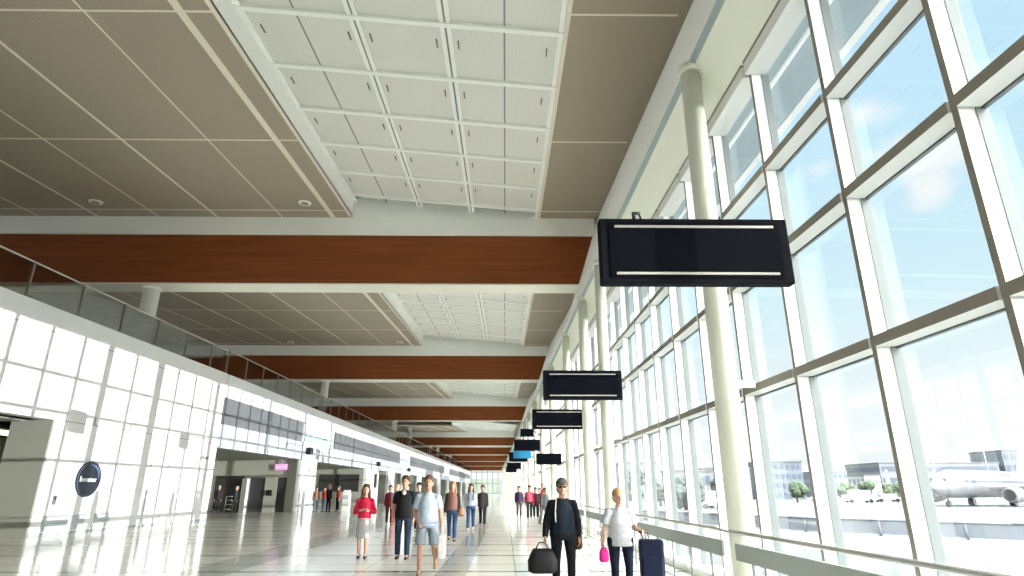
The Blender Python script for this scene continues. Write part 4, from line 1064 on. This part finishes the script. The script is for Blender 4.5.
# ------------------------------------------------------------------ bake clothing/body modifiers
dg = bpy.context.evaluated_depsgraph_get()
new = {}
for o in REM:
    me = bpy.data.meshes.new_from_object(o.evaluated_get(dg)); new[o] = me
for o, me in new.items():
    o.modifiers.clear(); o.data = me

# ------------------------------------------------------------------ light
w = bpy.data.worlds.new('World'); S.world = w; w.use_nodes = True
N, L = w.node_tree.nodes, w.node_tree.links; N.clear()
out = N.new('ShaderNodeOutputWorld'); bg = N.new('ShaderNodeBackground')
tc = N.new('ShaderNodeTexCoord'); sp = N.new('ShaderNodeSeparateXYZ'); L.new(tc.outputs['Generated'], sp.inputs[0])
z = sp.outputs['Z']
rp = N.new('ShaderNodeValToRGB'); cr = rp.color_ramp
cr.elements[0].position = 0.0; cr.elements[0].color = (.95, .97, 1.0, 1)
cr.elements[1].position = .95; cr.elements[1].color = (.38, .60, .90, 1)
for p_, c_ in ((.12, (.90, .98, 1.0)), (.28, (.70, .92, 1.0)), (.50, (.54, .80, .97)), (.7, (.50, .74, .95))):
    e_ = cr.elements.new(p_); e_.color = (*c_, 1)
L.new(z, rp.inputs[0])
nz = N.new('ShaderNodeTexNoise'); nz.inputs['Scale'].default_value = 5.0; nz.inputs['Detail'].default_value = 7; nz.inputs['Roughness'].default_value = .6
mp = N.new('ShaderNodeMapping'); mp.inputs['Scale'].default_value = (1, 1, 1.9); mp.inputs['Location'].default_value = (CLOUD_X, .1, .35)
L.new(tc.outputs['Generated'], mp.inputs[0]); L.new(mp.outputs[0], nz.inputs['Vector'])
cl = N.new('ShaderNodeMapRange'); cl.inputs[1].default_value = .56; cl.inputs[2].default_value = .74; cl.inputs[3].default_value = 0; cl.inputs[4].default_value = .8
def lobe(c, k, w_):
    sb = N.new('ShaderNodeVectorMath'); sb.operation = 'SUBTRACT'; L.new(tc.outputs['Generated'], sb.inputs[0]); sb.inputs[1].default_value = c
    ml = N.new('ShaderNodeVectorMath'); ml.operation = 'MULTIPLY'; L.new(sb.outputs[0], ml.inputs[0]); ml.inputs[1].default_value = k
    ln = N.new('ShaderNodeVectorMath'); ln.operation = 'LENGTH'; L.new(ml.outputs[0], ln.inputs[0])
    mr = N.new('ShaderNodeMapRange'); mr.inputs[1].default_value = 0; mr.inputs[2].default_value = 1; mr.inputs[3].default_value = w_; mr.inputs[4].default_value = 0; L.new(ln.outputs['Value'], mr.inputs[0])
    return mr.outputs[0]
def pixdir(px, py):
    v = (288 - py) / 600; d_ = V(((px - 505) / 600, .9477 - .319 * v, .319 + .9477 * v)).normalized(); return tuple(d_)
acc = M2(N, L, 'SUBTRACT', nz.outputs['Fac'], .06)
for (cx_, cy_, k_, w_) in ((868, 108, (16, 16, 22), .36), (925, 150, (10, 10, 22), .42), (820, 165, (14, 14, 26), .3), (930, 192, (22, 22, 38), .28), (1000, 60, (10, 10, 22), .1)):
    acc = M2(N, L, 'ADD', acc, lobe(pixdir(cx_, cy_), k_, w_))
L.new(acc, cl.inputs[0])
colr = mixc(N, L, cl.outputs[0], rp.outputs[0], (1.0, 1.0, 1.0))
# added sky lobes, high behind and west, out of view, brighten the hall
SAZ = math.radians(-19); SEL = math.radians(1.1)
sd = V((math.cos(SAZ) * math.cos(SEL), math.sin(SAZ) * math.cos(SEL), math.sin(SEL)))
dt = N.new('ShaderNodeVectorMath'); dt.operation = 'DOT_PRODUCT'; L.new(tc.outputs['Generated'], dt.inputs[0]); dt.inputs[1].default_value = (.34, -.42, .84)
d2 = N.new('ShaderNodeVectorMath'); d2.operation = 'DOT_PRODUCT'; L.new(tc.outputs['Generated'], d2.inputs[0]); d2.inputs[1].default_value = (-.85, .1, .51)
g2_ = N.new('ShaderNodeMapRange'); g2_.inputs[1].default_value = .1; g2_.inputs[2].default_value = 1.0; g2_.inputs[3].default_value = 0.0; g2_.inputs[4].default_value = WEST; g2_.interpolation_type = 'SMOOTHSTEP'
L.new(d2.outputs['Value'], g2_.inputs[0])
gl = N.new('ShaderNodeMapRange'); gl.inputs[1].default_value = .46; gl.inputs[2].default_value = 1.0; gl.inputs[3].default_value = 0.0; gl.inputs[4].default_value = GLOW; gl.interpolation_type = 'SMOOTHSTEP'
L.new(dt.outputs['Value'], gl.inputs[0])
sc_ = N.new('ShaderNodeVectorMath'); sc_.operation = 'SCALE'; L.new(colr, sc_.inputs[0]); sc_.inputs['Scale'].default_value = BASE
gc = N.new('ShaderNodeVectorMath'); gc.operation = 'SCALE'; gc.inputs[0].default_value = (1, .97, .92); L.new(M2(N, L, 'ADD', gl.outputs[0], g2_.outputs[0]), gc.inputs['Scale'])
ad = N.new('ShaderNodeVectorMath'); ad.operation = 'ADD'; L.new(sc_.outputs[0], ad.inputs[0]); L.new(gc.outputs[0], ad.inputs[1])
L.new(ad.outputs[0], bg.inputs[0]); bg.inputs[1].default_value = 1.0; L.new(bg.outputs[0], out.inputs[0])

sl_ = bpy.data.lights.new('sun', 'SUN'); sl_.energy = SUN; sl_.angle = math.radians(.25); sl_.color = (1, .97, .92)
so = bpy.data.objects.new('sun', sl_); COL.objects.link(so)
so.rotation_euler = sd.to_track_quat('Z', 'Y').to_euler()

# ------------------------------------------------------------------ camera
cd = bpy.data.cameras.new('camera'); cam = bpy.data.objects.new('camera', cd); COL.objects.link(cam)
cd.sensor_width = 36; cd.lens = 600 / 1024 * 36; cd.clip_end = 3000
cam.location = (0, 0, 1.5); cam.rotation_euler = (math.radians(90 + 18.61), 0, -math.atan(7 * math.cos(math.radians(18.61)) / 600))
S.camera = cam
S.view_settings.view_transform = 'Standard'; S.view_settings.look = 'None'; S.view_settings.gamma = 1; S.view_settings.exposure = EXPO
S.view_settings.use_curve_mapping = False
S.cycles.use_denoising = True
S.cycles.max_bounces = 10; S.cycles.diffuse_bounces = 6; S.cycles.glossy_bounces = 4; S.cycles.transparent_max_bounces = 24
S.cycles.sample_clamp_indirect = 8
